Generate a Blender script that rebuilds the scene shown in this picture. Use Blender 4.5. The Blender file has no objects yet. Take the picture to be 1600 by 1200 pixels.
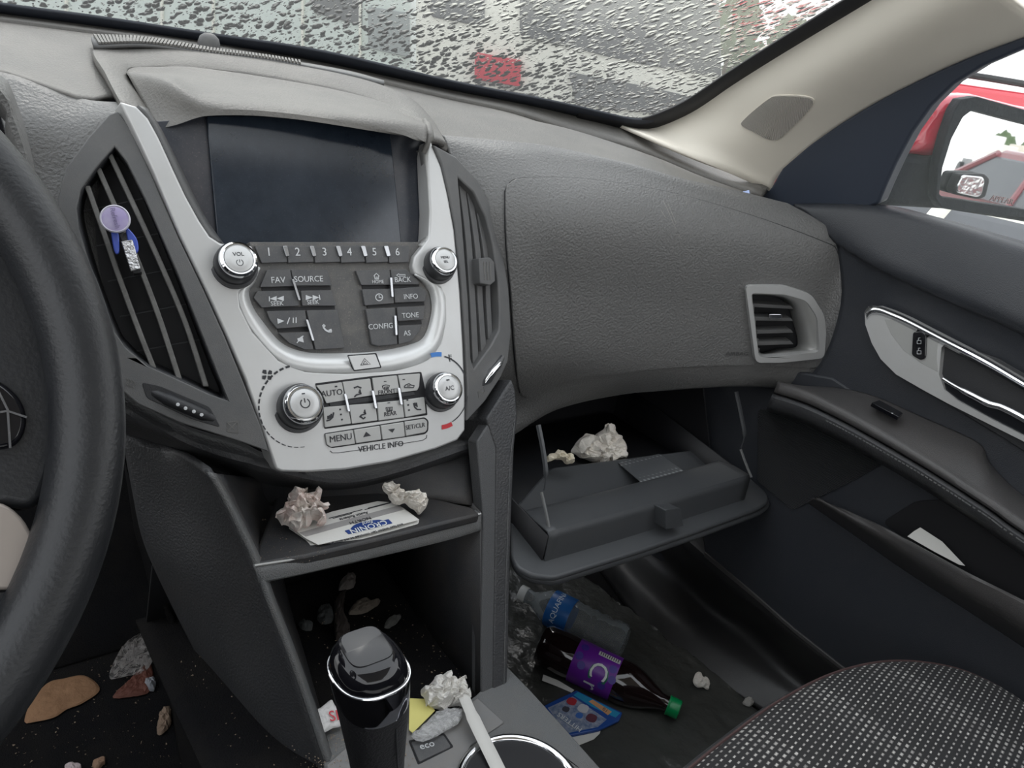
import bpy, bmesh, math, random
from mathutils import Vector, Matrix, noise, geometry
from mathutils.bvhtree import BVHTree
random.seed(7)
SC = bpy.context.scene
COL = SC.collection
# ------------------------------------------------------------------ camera
AX = Vector((.77676704, -.10356894, .62121369))      # world axes seen in camera space (right, down, forward)
AY = Vector((-.60412664, -.40123348, .68850758))
AZ = Vector((.17794373, -.91010174, -.3742337))
CAM = Vector((-.374, 0, 1.0)); FPX = 1200.0
cam = bpy.data.cameras.new('camera'); cam.sensor_width = 36; cam.lens = FPX*36/1600; cam.clip_start = .02
co = bpy.data.objects.new('camera', cam); COL.objects.link(co)
co.matrix_world = Matrix(((AX[0], -AX[1], -AX[2], CAM.x), (AY[0], -AY[1], -AY[2], CAM.y), (AZ[0], -AZ[1], -AZ[2], CAM.z), (0, 0, 0, 1)))
SC.camera = co
SC.view_settings.view_transform = 'Standard'; SC.view_settings.look = 'None'
SC.view_settings.exposure = 0.9; SC.view_settings.gamma = 1
# ------------------------------------------------------------------ overcast sky
W = bpy.data.worlds.new('overcast_sky'); SC.world = W; W.use_nodes = True
wn = W.node_tree; wn.nodes.clear()
wo = wn.nodes.new('ShaderNodeOutputWorld'); bg = wn.nodes.new('ShaderNodeBackground')
tc = wn.nodes.new('ShaderNodeTexCoord'); sx = wn.nodes.new('ShaderNodeSeparateXYZ'); cr = wn.nodes.new('ShaderNodeValToRGB')
wn.links.new(tc.outputs['Generated'], sx.inputs[0]); wn.links.new(sx.outputs['Z'], cr.inputs[0])
cr.color_ramp.elements[0].position = 0; cr.color_ramp.elements[0].color = (.92, .93, .92, 1)
cr.color_ramp.elements[1].position = .8; cr.color_ramp.elements[1].color = (.90, .94, 1.0, 1)
wn.links.new(cr.outputs[0], bg.inputs[0]); bg.inputs[1].default_value = 1.12
wn.links.new(bg.outputs[0], wo.inputs[0])
sun = bpy.data.lights.new('veiled_sun', 'SUN'); sun.energy = .7; sun.angle = math.radians(25); sun.color = (1, .96, .9)
so = bpy.data.objects.new('veiled_sun', sun); COL.objects.link(so)
so.rotation_euler = Vector((.25, .75, .8)).to_track_quat('Z', 'Y').to_euler()

# ------------------------------------------------------------------ measuring helpers
def ray(px, py):
    v = Vector((px-800, py-600, FPX)); return Vector((AX.dot(v), AY.dot(v), AZ.dot(v)))
def at(px, py, x=None, y=None, z=None):
    v = ray(px, py)
    t = (x-CAM.x)/v.x if x is not None else (y-CAM.y)/v.y if y is not None else (z-CAM.z)/v.z
    return CAM+v*t
class Pl:
    def __init__(s, p, n, r=None):
        s.p = Vector(p); s.n = Vector(n).normalized()
        r = Vector(r) if r else Vector((1, 0, 0)); s.r = (r-s.n*r.dot(s.n)).normalized(); s.u = s.n.cross(s.r)
    def __call__(s, px, py, h=0):
        v = ray(px, py); o = s.p+s.n*h; t = (o-CAM).dot(s.n)/v.dot(s.n); return CAM+v*t
STK = Pl((0, .70, .787), (0, -.912, .410))
HZ = lambda z: Pl((0, 0, z), (0, 0, 1))
def surf(px, py, f):
    v = ray(px, py); lo, hi = .2/FPX, 3.0/FPX
    g = lambda t: CAM.y+t*v.y-f(CAM.x+t*v.x, CAM.z+t*v.z)
    for k in range(120):
        t = lo+(3.0/FPX-lo)*k/120
        if g(t) > 0: hi = t; lo = max(lo, t-(3.0/FPX)/115); break
    for _ in range(50):
        m = (lo+hi)/2
        if g(m) < 0: lo = m
        else: hi = m
    return CAM+v*lo
def cr_interp(p0, p1, p2, p3, t):
    return .5*((2*p1)+(p2-p0)*t+(2*p0-5*p1+4*p2-p3)*t*t+(3*p1-p0-3*p2+p3)*t**3)
def spline(pts, n, closed=False):
    pts = [Vector(p) for p in pts]; m = len(pts); out = []
    segs = m if closed else m-1
    L = [0]
    for i in range(segs): L.append(L[-1]+max(1e-6, (pts[(i+1) % m]-pts[i]).length))
    cnt = n if closed else n-1
    for k in range(n):
        s = L[-1]*k/cnt; i = 0
        while i < segs-1 and L[i+1] < s: i += 1
        t = min(1, (s-L[i])/(L[i+1]-L[i]))
        g = (lambda j: pts[j % m]) if closed else (lambda j: pts[max(0, min(m-1, j))])
        p0, p3 = g(i-1), g(i+2)
        if not closed and i == 0: p0 = pts[0]*2-pts[1]
        if not closed and i == m-2: p3 = pts[-1]*2-pts[-2]
        out.append(cr_interp(p0, g(i), g(i+1), p3, t))
    return out
def rnd(pts, r, seg=4):
    "round the corners of a pixel polygon"
    out = []; m = len(pts); P = [Vector(p) for p in pts]
    for i in range(m):
        a, b, c = P[i-1], P[i], P[(i+1) % m]
        da = min(r, (a-b).length*.45); dc = min(r, (c-b).length*.45)
        s = b+(a-b).normalized()*da; e = b+(c-b).normalized()*dc
        for k in range(seg+1):
            t = k/seg; out.append(s*(1-t)**2+b*2*t*(1-t)+e*t*t)
    return [(p.x, p.y) for p in out]
def smpx(pts, n): return [(p.x, p.y) for p in spline([(a, b, 0) for a, b in pts], n, True)]
# ------------------------------------------------------------------ materials
MATS = {}
def nodes(name):
    m = bpy.data.materials.new(name); m.use_nodes = True; nt = m.node_tree
    return m, nt, nt.nodes['Principled BSDF']
def plastic(name, col, rough=.5, grain=0, gs=900, dust=0, dcol=(.30, .27, .24), spec=.5, metal=0, coat=0, dscale=14, speck=0):
    if name in MATS: return MATS[name]
    m, nt, b = nodes(name); L = nt.links.new
    b.inputs['Roughness'].default_value = rough; b.inputs['Metallic'].default_value = metal
    b.inputs['Specular IOR Level'].default_value = spec; b.inputs['Coat Weight'].default_value = coat
    b.inputs['Coat Roughness'].default_value = .05
    c4 = (*col, 1); b.inputs['Base Color'].default_value = c4
    t = nt.nodes.new('ShaderNodeTexCoord')
    if dust or speck:
        mix = nt.nodes.new('ShaderNodeMix'); mix.data_type = 'RGBA'
        mix.inputs[6].default_value = c4; mix.inputs[7].default_value = (*dcol, 1)
        n1 = nt.nodes.new('ShaderNodeTexNoise'); n1.inputs['Scale'].default_value = dscale; n1.inputs['Detail'].default_value = 6
        n1.inputs['Roughness'].default_value = .7
        L(t.outputs['Object'], n1.inputs['Vector'])
        r1 = nt.nodes.new('ShaderNodeMapRange'); r1.inputs[1].default_value = .4; r1.inputs[2].default_value = .75
        r1.inputs[3].default_value = 0; r1.inputs[4].default_value = dust
        L(n1.outputs[0], r1.inputs[0])
        n2 = nt.nodes.new('ShaderNodeTexNoise'); n2.inputs['Scale'].default_value = 700; n2.inputs['Detail'].default_value = 2
        L(t.outputs['Object'], n2.inputs['Vector'])
        r2 = nt.nodes.new('ShaderNodeMapRange'); r2.inputs[1].default_value = .62; r2.inputs[2].default_value = .72; r2.inputs[4].default_value = speck
        L(n2.outputs[0], r2.inputs[0])
        ad = nt.nodes.new('ShaderNodeMath'); ad.operation = 'ADD'; ad.use_clamp = True
        L(r1.outputs[0], ad.inputs[0]); L(r2.outputs[0], ad.inputs[1]); L(ad.outputs[0], mix.inputs[0])
        L(mix.outputs[2], b.inputs['Base Color'])
    if grain:
        v = nt.nodes.new('ShaderNodeTexNoise'); v.inputs['Scale'].default_value = gs; v.inputs['Detail'].default_value = 2
        L(t.outputs['Object'], v.inputs['Vector'])
        bp = nt.nodes.new('ShaderNodeBump'); bp.inputs['Strength'].default_value = min(1, grain*1.3); bp.inputs['Distance'].default_value = .0012 if gs >= 500 else .0022
        L(v.outputs[0], bp.inputs['Height']); L(bp.outputs[0], b.inputs['Normal'])
    MATS[name] = m; return m
def glassy(name, col, rough=.03, ior=1.35, alpha=.25):
    "thin clear plastic: mostly see-through with sharp sheen"
    if name in MATS: return MATS[name]
    m, nt, b = nodes(name); L = nt.links.new
    b.inputs['Base Color'].default_value = (*col, 1); b.inputs['Roughness'].default_value = rough
    tr = nt.nodes.new('ShaderNodeBsdfTransparent'); mx = nt.nodes.new('ShaderNodeMixShader')
    fr = nt.nodes.new('ShaderNodeLayerWeight'); fr.inputs[0].default_value = .35
    mr = nt.nodes.new('ShaderNodeMapRange'); mr.inputs[3].default_value = alpha; mr.inputs[4].default_value = min(1, alpha+.5)
    L(fr.outputs['Fresnel'], mr.inputs[0]); L(mr.outputs[0], mx.inputs[0])
    L(tr.outputs[0], mx.inputs[1]); L(b.outputs[0], mx.inputs[2])
    n = nt.nodes.new('ShaderNodeTexNoise'); n.inputs['Scale'].default_value = 60; t = nt.nodes.new('ShaderNodeTexCoord')
    L(t.outputs['Object'], n.inputs['Vector']); bp = nt.nodes.new('ShaderNodeBump'); bp.inputs['Strength'].default_value = .6; bp.inputs['Distance'].default_value = .01
    L(n.outputs[0], bp.inputs['Height']); L(bp.outputs[0], b.inputs['Normal'])
    L(mx.outputs[0], nt.nodes['Material Output'].inputs[0]); MATS[name] = m; return m
G = lambda v, t=0: (v*(1+t), v, v*(1-t))
M_TOP = plastic('dash_top_vinyl', (.122, .117, .109), .55, .3, 420, .4, (.24, .225, .20), dscale=6, speck=.15)
M_FACE = plastic('dash_face_vinyl', (.138, .137, .134), .46, .55, 340, .2, (.19, .18, .17), dscale=7)
M_LEATH = plastic('black_leather_grain', (.044, .045, .048), .42, .32, 400, .15, (.12, .11, .10))
M_BEZ = plastic('vent_bezel_plastic', (.105, .106, .107), .5, .2, 1500, .4, (.17, .16, .15), dscale=22, speck=.15)
M_BLK = plastic('black_plastic', (.02, .021, .024), .42, .2, 1400, .15, (.06, .055, .05), speck=.1)
M_DEEP = plastic('deep_black_plastic', (.008, .008, .010), .6, 0)
M_SLAT = plastic('dusty_slat', (.115, .112, .106), .55, 0, dust=.6, dcol=(.24, .235, .225), dscale=60, speck=.5)
M_SILV = plastic('satin_silver_trim', (.55, .55, .545), .36, 0, dust=.15, dcol=(.42, .40, .37), metal=.35, dscale=30)
M_SILB = plastic('silver_button', (.42, .42, .41), .42, 0, dust=.2, dcol=(.36, .34, .31), metal=.3, dscale=40)
M_CHR = plastic('chrome', (.85, .86, .88), .08, 0, metal=1)
M_BTN = plastic('grey_button', (.075, .076, .08), .5, .15, 2000, .35, (.17, .16, .15), dscale=50, speck=.4)
M_PANEL = plastic('dusty_control_panel', (.085, .084, .083), .5, .15, 2000, .5, (.2, .18, .16), dscale=40, speck=.8)
M_INK = plastic('pale_print', (.60, .61, .62), .6)
M_DARKINK = plastic('dark_print', (.03, .03, .035), .6)
M_SCREEN = plastic('screen_glass', (.012, .018, .028), .14, 0, dust=.22, dcol=(.10, .12, .15), spec=.7, dscale=9, speck=.12)
M_SBEZ = plastic('screen_surround', (.022, .026, .036), .3, 0, dust=.45, dcol=(.10, .09, .09), dscale=16, speck=.5)
M_CREAM = plastic('cream_pillar_trim', (.76, .71, .62), .6, .15, 1500)
M_CREAMG = plastic('cream_mesh', (.38, .355, .32), .7, 0)
M_CONS = plastic('console_grey_plastic', (.135, .14, .142), .5, .6, 900, .3, (.2, .17, .14), dscale=20, speck=.3)
M_CONSD = plastic('console_black_plastic', (.026, .027, .030), .45, .3, 1200, .35, (.08, .065, .05), dscale=16, speck=.5)
M_PIL = plastic('console_pillar_leather', (.075, .077, .080), .42, .5, 900, .15, (.13, .12, .11))
M_GLOV = plastic('glove_box_plastic', (.055, .058, .062), .42, .1, 1500, .15, (.09, .09, .09), speck=.15)
M_DOOR = plastic('door_vinyl', (.030, .033, .040), .42, .35, 900, .15, (.08, .075, .075))
M_DOORL = plastic('armrest_vinyl', (.060, .058, .058), .36, .3, 1100, .3, (.11, .095, .09), dscale=12)
M_SAIL = plastic('sail_panel_plastic', (.038, .047, .068), .45, .1, 1500)
M_CARPET = plastic('black_carpet', (.008, .008, .009), .95, 1, 500, .3, (.03, .026, .02), speck=.35, dscale=10, spec=.1)
M_MAT = plastic('scuffed_floor_mat', (.050, .052, .049), .27, 1, 70, .4, (.06, .055, .045), dscale=9, speck=.3)
M_PAPER = plastic('white_paper', (.62, .61, .58), .8, .1, 300, dust=.15, dcol=(.5, .47, .43))
M_TISS = plastic('crumpled_tissue', (.74, .70, .64), .9, .3, 400, dust=.4, dcol=(.62, .54, .46), dscale=50)
M_PIANO = plastic('gloss_black', (.006, .006, .008), .07, 0, spec=.6)
M_WHEEL = plastic('worn_wheel_leather', (.010, .011, .013), .42, .15, 500, .15, (.05, .05, .055), dscale=10)
M_RED = plastic('red_car_paint', (.50, .025, .045), .2, 0, coat=1)
M_RUB = plastic('black_rubber', (.015, .015, .017), .6)
# ------------------------------------------------------------------ object helpers
ROOT = {}
def thing(name, loc, label, cat, group=None, kind=None):
    o = bpy.data.objects.new(name, None); COL.objects.link(o); o.location = loc; o.empty_display_size = .02
    tag(o, label, cat, group, kind); return o
def tag(o, label, cat=None, group=None, kind=None):
    if label: o['label'] = label
    if cat: o['category'] = cat
    if group: o['group'] = group
    if kind: o['kind'] = kind
    return o
def rootloc(p):
    l = Vector((0, 0, 0))
    while p: l += p.location; p = p.parent
    return l
def mesh(name, V, Fc, mat, parent=None, bevel=0, smooth=True, sub=0, solid=0, ang=30, bseg=2, off=-1):
    V = [Vector(v) for v in V]
    if parent: base = rootloc(parent); loc = Vector((0, 0, 0))
    else:
        xs = [v.x for v in V]; ys = [v.y for v in V]
        base = Vector(((min(xs)+max(xs))/2, (min(ys)+max(ys))/2, min(v.z for v in V))); loc = base
    me = bpy.data.meshes.new(name); me.from_pydata([v-base for v in V], [], Fc); me.validate()
    bm = bmesh.new(); bm.from_mesh(me); bmesh.ops.recalc_face_normals(bm, faces=bm.faces); bm.to_mesh(me); bm.free()
    for m in (mat if isinstance(mat, (list, tuple)) else [mat]): me.materials.append(m)
    o = bpy.data.objects.new(name, me); COL.objects.link(o); o.location = loc; o.parent = parent
    if solid: s = o.modifiers.new('s', 'SOLIDIFY'); s.thickness = solid; s.offset = off
    if bevel:
        s = o.modifiers.new('b', 'BEVEL'); s.width = bevel; s.segments = bseg; s.limit_method = 'ANGLE'; s.angle_limit = math.radians(ang)
    if sub: s = o.modifiers.new('u', 'SUBSURF'); s.levels = s.render_levels = sub
    if smooth:
        me.polygons.foreach_set('use_smooth', [True]*len(me.polygons))
        if not sub: me.set_sharp_from_angle(angle=math.radians(38))
    return o
def extr(name, front, back, mat, parent=None, bevel=.0008, holes=None, hback=None, **k):
    "closed solid between a front outline and a back outline (lists of 3-D points), with optional holes"
    loops = [front]+(holes or []); bl = [back]+(hback or [])
    V = []; st = []
    for l in loops: st.append(len(V)); V += l
    n = len(V)
    for l in bl: V += l
    tri = geometry.tessellate_polygon([[Vector(p) for p in l] for l in loops])
    F = [tuple(t) for t in tri]+[(t[2]+n, t[1]+n, t[0]+n) for t in tri]
    if not holes: F = [tuple(range(n)), tuple(range(2*n-1, n-1, -1))]
    for s, l in zip(st, loops):
        m = len(l)
        for i in range(m): F.append((s+i, s+(i+1) % m, s+(i+1) % m+n, s+i+n))
    return mesh(name, V, F, mat, parent, bevel=bevel, **k)
def slab(name, px, pl, h1, h0, mat, parent=None, bevel=.0008, holes=None, taper=None, **k):
    "pixel outline laid on plane pl at height h1, extruded down to h0"
    fr = [pl(x, y, h1) for x, y in px]; bk = [p-pl.n*(h1-h0) for p in fr]
    if taper:
        c = sum(bk, Vector())/len(bk); bk = [c+(p-c)*taper for p in bk]
    H = HB = None
    if holes:
        H = [[pl(x, y, h1) for x, y in h] for h in holes]; HB = [[p-pl.n*(h1-h0) for p in h] for h in H]
    return extr(name, fr, bk, mat, parent, bevel, H, HB, **k)
def isp(pts, n):
    m = len(pts); out = []
    for k in range(n):
        s = (m-1)*k/(n-1); i = min(m-2, int(s)); p0 = pts[i-1] if i else pts[0]*2-pts[1]; p3 = pts[i+2] if i < m-2 else pts[-1]*2-pts[-2]
        out.append(cr_interp(p0, pts[i], pts[i+1], p3, s-i))
    return out
def loft(name, rows, mat, parent=None, nu=40, nv=None, solid=.006, off=-1, closed_u=False, ix=False, **k):
    "smooth surface through rows of 3-D points"
    R = [isp(r, nu) if ix else spline(r, nu, closed_u) for r in rows]
    if nv: R = list(zip(*[spline([r[j] for r in R], nv) for j in range(nu)]))
    V = [p for r in R for p in r]; F = []
    for i in range(len(R)-1):
        for j in range(nu if closed_u else nu-1):
            F.append((i*nu+j, i*nu+(j+1) % nu, (i+1)*nu+(j+1) % nu, (i+1)*nu+j))
    return mesh(name, V, F, mat, parent, solid=solid, off=off, **k)
def tube(name, pts, r, mat, parent=None, n=10, closed=False, seg=None, flat=1, up=None, **k):
    if seg: pts = spline(pts, seg, closed)
    pts = [Vector(p) for p in pts]; m = len(pts); V = []; F = []
    R = r if isinstance(r, (list, tuple)) else [r]*m
    if len(R) != m: R = [R[min(len(R)-1, int(i*len(R)/m))] for i in range(m)]
    nrm = None
    for i, p in enumerate(pts):
        a = pts[i-1] if (i or closed) else p; b = pts[(i+1) % m] if (i < m-1 or closed) else p
        t = (b-a).normalized()
        if up: nrm = Vector(up)
        if nrm is None: nrm = t.orthogonal()
        nrm = (nrm-t*nrm.dot(t)).normalized(); bi = t.cross(nrm)
        for q in range(n):
            an = 2*math.pi*q/n; V.append(p+(nrm*math.cos(an)*flat+bi*math.sin(an))*R[i])
    for i in range(m if closed else m-1):
        for q in range(n):
            F.append((i*n+q, i*n+(q+1) % n, ((i+1) % m)*n+(q+1) % n, ((i+1) % m)*n+q))
    if not closed: F += [tuple(range(n-1, -1, -1)), tuple(range((m-1)*n, m*n))]
    return mesh(name, V, F, mat, parent, **k)
def lathe(name, c, ax, prof, mat, parent=None, n=40, **k):
    "profile of (radius, height) turned about axis ax at c"
    c = Vector(c); ax = Vector(ax).normalized(); a = ax.orthogonal().normalized(); b = ax.cross(a); V = []; F = []
    for r, h in prof:
        for q in range(n):
            t = 2*math.pi*q/n; V.append(c+ax*h+(a*math.cos(t)+b*math.sin(t))*max(r, 1e-5))
    for i in range(len(prof)-1):
        for q in range(n): F.append((i*n+q, i*n+(q+1) % n, (i+1)*n+(q+1) % n, (i+1)*n+q))
    F += [tuple(range(n-1, -1, -1)), tuple(range((len(prof)-1)*n, len(prof)*n))]
    return mesh(name, V, F, mat, parent, **k)
def box(name, c, s, mat, parent=None, bevel=.002, rot=0, **k):
    c = Vector(c); V = []
    for x in (-.5, .5):
        for y in (-.5, .5):
            for z in (-.5, .5):
                v = Vector((x*s[0], y*s[1], z*s[2])); v.rotate(Matrix.Rotation(rot, 3, 'Z')); V.append(c+v)
    return mesh(name, V, [(0, 1, 3, 2), (4, 6, 7, 5), (0, 4, 5, 1), (2, 3, 7, 6), (0, 2, 6, 4), (1, 5, 7, 3)], mat, parent, bevel=bevel, **k)
def text(name, s, pos, r, u, size, mat, parent=None, ex=.0002, xs=1, shear=0):
    cu = bpy.data.curves.new(name, 'FONT'); cu.body = s; cu.size = size; cu.extrude = ex; cu.align_x = 'CENTER'; cu.align_y = 'CENTER'
    cu.shear = shear; cu.resolution_u = 3
    t = bpy.data.objects.new(name, cu); COL.objects.link(t)
    dg = bpy.context.evaluated_depsgraph_get(); dg.update()
    me = bpy.data.meshes.new_from_object(t.evaluated_get(dg)); bpy.data.objects.remove(t)
    r = Vector(r).normalized(); u = Vector(u); u = (u-r*u.dot(r)).normalized(); n = r.cross(u); pos = Vector(pos)
    base = rootloc(parent) if parent else Vector((0, 0, 0))
    for v in me.vertices: v.co = pos+r*v.co.x*xs+u*v.co.y+n*v.co.z-base
    me.materials.clear(); me.materials.append(mat)
    o = bpy.data.objects.new(name, me); COL.objects.link(o); o.parent = parent; return o
def stext(s, px, py, size, mat, parent, pl=STK, h=.003, xs=1, name='lettering'):
    return text(name, s, pl(px, py, h), pl.r, pl.u, size, mat, parent, xs=xs)
def strokes(name, paths, pl, h, r, mat, parent):
    "several thin printed strokes as one small mesh"
    V = []; F = []
    for path in paths:
        P = [pl(x, y, h) for x, y in path]; k = len(V); m = len(P)
        for i, p in enumerate(P):
            a = P[max(0, i-1)]; b = P[min(m-1, i+1)]; t = (b-a).normalized(); s = t.cross(pl.n)*r
            V += [p+s, p-s, p-s-pl.n*.0004, p+s-pl.n*.0004]
        for i in range(m-1):
            for q in range(4): F.append((k+4*i+q, k+4*i+(q+1) % 4, k+4*i+4+(q+1) % 4, k+4*i+4+q))
        F += [(k, k+1, k+2, k+3), (k+4*m-4, k+4*m-1, k+4*m-2, k+4*m-3)]
    return mesh(name, V, F, mat, parent, smooth=False)
def circ(cx, cy, r, a0=0, a1=360, n=14, ry=None):
    ry = ry or r
    return [(cx+r*math.cos(math.radians(a0+(a1-a0)*i/n)), cy-ry*math.sin(math.radians(a0+(a1-a0)*i/n))) for i in range(n+1)]
def bvh_of(o):
    dg = bpy.context.evaluated_depsgraph_get(); dg.update(); e = o.evaluated_get(dg); me = e.to_mesh(); mw = rootloc(o)
    b = BVHTree.FromPolygons([v.co+mw for v in me.vertices], [tuple(p.vertices) for p in me.polygons]); e.to_mesh_clear(); return b
def hit(b, px, py):
    v = ray(px, py).normalized(); loc, n, i, d = b.ray_cast(CAM, v)
    if loc is None:
        loc, n, i, d = b.find_nearest(CAM+v*.9)
        return loc, n
    return loc, (n if n.dot(v) < 0 else -n)
def drape(name, px, b, lift, mat, parent=None, rings=10, edge=.003, n=90, pre=None, dish=0):
    "raised pad that follows a curved surface inside a pixel outline"
    O = pre or smpx(px, n); n = len(O); cx = sum(p[0] for p in O)/n; cy = sum(p[1] for p in O)/n
    V = []; F = []; S = [0.001]+[(i+1)/rings for i in range(rings)]
    c0 = None
    for si, s in enumerate(S):
        for x, y in O:
            p, nn = hit(b, cx+(x-cx)*s, cy+(y-cy)*s); V.append(p+nn*(lift-dish*(1-s*s)))
    k = len(S)
    # rolled rim
    for j in range(n):
        p, nn = hit(b, *O[j]); q = V[(k-1)*n+j]; out = (V[(k-1)*n+j]-V[(k-2)*n+j]).normalized()
        V[(k-1)*n+j] = q-out*edge*.6; V.append(q-nn*edge*.35-out*edge*.15)
    for j in range(n):
        p, nn = hit(b, *O[j]); V.append(p-nn*.004)
    k += 2
    for i in range(k-1):
        for j in range(n): F.append((i*n+j, i*n+(j+1) % n, (i+1)*n+(j+1) % n, (i+1)*n+j))
    F += [tuple(range(n-1, -1, -1))]
    return mesh(name, V, F, mat, parent)
def crumple(name, px, pl, depth, mat, parent=None, seed=0, rough=.35, n=46, rings=12, fine=1.0, base=0):
    "crumpled sheet: outline on a plane, ridged and folded body with real thickness"
    O = smpx(px, n); cx = sum(p[0] for p in O)/n; cy = sum(p[1] for p in O)/n; V = []; F = []
    off = Vector((seed*3.1, seed*1.7, 0)); P = [pl(x, y, base) for x, y in O]; c = pl(cx, cy, base)
    for side in (1, -1):
        for i in range(rings+1):
            s = max(.01, i/rings)
            for j in range(n):
                p = c+(P[j]-c)*s; q = p*170*fine+off
                vd = noise.voronoi(q*.9)[0]; rid = min(1.3, vd[0]*1.5); vd = noise.voronoi(q*2.1+off)[0]; r2 = min(1.2, vd[0]*1.5)
                h = depth*math.sqrt(max(0, 1-s**3))*(1-rough*1.1+rough*(1.15*rid+.55*r2))
                jit = Vector((noise.noise(q+Vector((9, 0, 0))), noise.noise(q+Vector((0, 9, 0))), noise.noise(q+Vector((4, 4, 0)))))*depth*.45*s
                if side < 0: h = -min(.0015, h*.1)
                V.append(p+pl.n*h+jit*(1 if s < .98 else .3))
    m = (rings+1)*n
    for q in (0, m):
        for i in range(rings):
            for j in range(n): F.append((q+i*n+j, q+i*n+(j+1) % n, q+(i+1)*n+(j+1) % n, q+(i+1)*n+j))
    for j in range(n): F.append((rings*n+j, rings*n+(j+1) % n, m+rings*n+(j+1) % n, m+rings*n+j))
    F += [tuple(range(n)), tuple(range(m, m+n))]
    o = mesh(name, V, F, mat, parent, smooth=False); return o
def rows(*rs):
    "rows of (px, py, y-depth)"
    return [[at(p[0], p[1], y=p[2]) for p in r] for r in rs]
def rowsx(*rs): return [[at(p[0], p[1], x=p[2]) for p in r] for r in rs]
def rowsz(*rs): return [[at(p[0], p[1], z=p[2]) for p in r] for r in rs]
c2 = lambda *p: [(300+x/3.1587, 360+y/3.1587) for x, y in p]

def project(p):
    q = Vector(p)-CAM; c = AX*q.x+AY*q.y+AZ*q.z; return 800+FPX*c.x/c.z, 600+FPX*c.y/c.z
def inside(x, y, P):
    r = False; n = len(P)
    for i in range(n):
        (a, b), (c, d) = P[i], P[(i+1) % n]
        if (b > y) != (d > y) and x < (c-a)*(y-b)/(d-b)+a: r = not r
    return r
def cut(o, P):
    "opening in a panel for a part that sits in it"
    bm = bmesh.new(); bm.from_mesh(o.data); w = rootloc(o)
    bmesh.ops.delete(bm, geom=[f for f in bm.faces if len(f.verts) < 20 and inside(*project(f.calc_center_median()+w), P)], context='FACES')
    bm.to_mesh(o.data); bm.free()
# ================================================================== DASHBOARD
dash = thing('dashboard', (.1, .85, .60), 'grey grained vinyl dashboard pad running the full width below the wet windshield', 'dashboard')
def yoff(r, dy, dz): return [p+Vector((0, dy, dz)) for p in r]
top0 = [(-150, -5, 1.12), (0, 13, 1.12), (150, 35, 1.12), (310, 59, 1.12), (500, 90, 1.12), (700, 133, 1.10), (840, 160, 1.06), (940, 184, 1.02), (996, 203, .985), (1090, 243, .86), (1200, 292, .70)]
top1 = [(-150, 10, 1.06), (0, 29, 1.06), (130, 46, 1.06), (300, 68, 1.06), (500, 104, 1.06), (700, 150, 1.04), (800, 172, 1.01), (900, 205, .97), (1012, 236, .90), (1100, 272, .79), (1190, 303, .69)]
top1b = [(a, b+5, c-.006) for a, b, c in top1]
top2 = [(-150, 90, .86), (0, 112, .84), (66, 133, .83), (133, 155, .82), (185, 150, .84), (330, 150, .88), (500, 165, .88), (640, 205, .83), (697, 222, .775), (860, 236, .765), (980, 262, .74), (1060, 284, .71), (1160, 306, .66), (1222, 322, .625)]
R = rows(top0, top1, top1b)
top2[8:] = [(a, b, surf(a, b, lambda x, z: .722-.52*max(0, x-.15)**2+(16*(z-.835)**2 if z > .835 else 0)+(.9*(.235-x) if x < .235 else 0)).y) for a, b, c in top2[8:]]
top_pad = loft('top_pad', [spline(r, 60) for r in rows(top0, top1)], M_TOP, dash, nu=60, nv=4, solid=.01)
mid = rows([(-150, 45, .97), (0, 60, .97), (133, 85, .965), (300, 95, .98), (500, 128, .98), (690, 176, .93), (860, 196, .92), (980, 232, .85), (1090, 276, .76), (1190, 310, .665)])
loft('upper_pad', rows(top1b)+mid+rows(top2), M_TOP, dash, nu=60, nv=24, solid=.003)
# left pad in front of the driver
loft('driver_side_pad', rows(
    [(-150, 90, .86), (0, 112, .84), (66, 133, .83), (133, 155, .82), (192, 160, .80)],
    [(-150, 170, .82), (0, 180, .80), (60, 190, .79), (120, 190, .79), (190, 172, .778)],
    [(-150, 260, .79), (0, 270, .78), (50, 275, .775), (110, 262, .77), (175, 190, .775)],
    [(-150, 400, .76), (0, 420, .755), (60, 420, .745), (100, 380, .745), (160, 300, .78)],
    [(-150, 600, .72), (0, 610, .72), (90, 600, .70), (170, 570, .70), (250, 500, .78)]), M_FACE, dash, nu=30, nv=30, solid=.003)
# passenger side face
FF = lambda x, z: .722-.52*max(0, x-.15)**2-.10*max(0, .19-x)*0+(16*(z-.835)**2 if z > .835 else 0)+(7*min(.08, .66-z)**2 if z < .66 else 0)+(.9*(.235-x) if x < .235 else 0)
frow = [[(690, 220), (790, 229), (860, 237), (980, 263), (1060, 285), (1160, 307), (1226, 323)],
    [(700, 240), (790, 255), (860, 258), (970, 272), (1060, 297), (1180, 330), (1296, 366)],
    [(725, 330), (790, 335), (860, 340), (960, 345), (1060, 360), (1190, 385), (1312, 412)],
    [(735, 450), (797, 450), (860, 450), (960, 460), (1060, 480), (1180, 485), (1318, 480)],
    [(735, 560), (800, 560), (870, 550), (960, 550), (1060, 545), (1180, 545), (1306, 545)],
    [(740, 640), (806, 625), (870, 597), (960, 585), (1060, 575), (1180, 572), (1288, 582)],
    [(745, 700), (810, 662), (870, 628), (960, 607), (1060, 597), (1180, 592), (1274, 602)]]
frow = [[surf(a, b, FF) for a, b in r] for r in frow]
tk = [p+Vector((0, .012, -.008)) for p in frow[-1]]; tk2 = [p+Vector((0, .06, -.006)) for p in frow[-1]]
face = loft('front_face', frow+[tk, tk2], M_FACE, dash, nu=150, nv=110, solid=.008)
FB = bvh_of(face)
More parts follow.
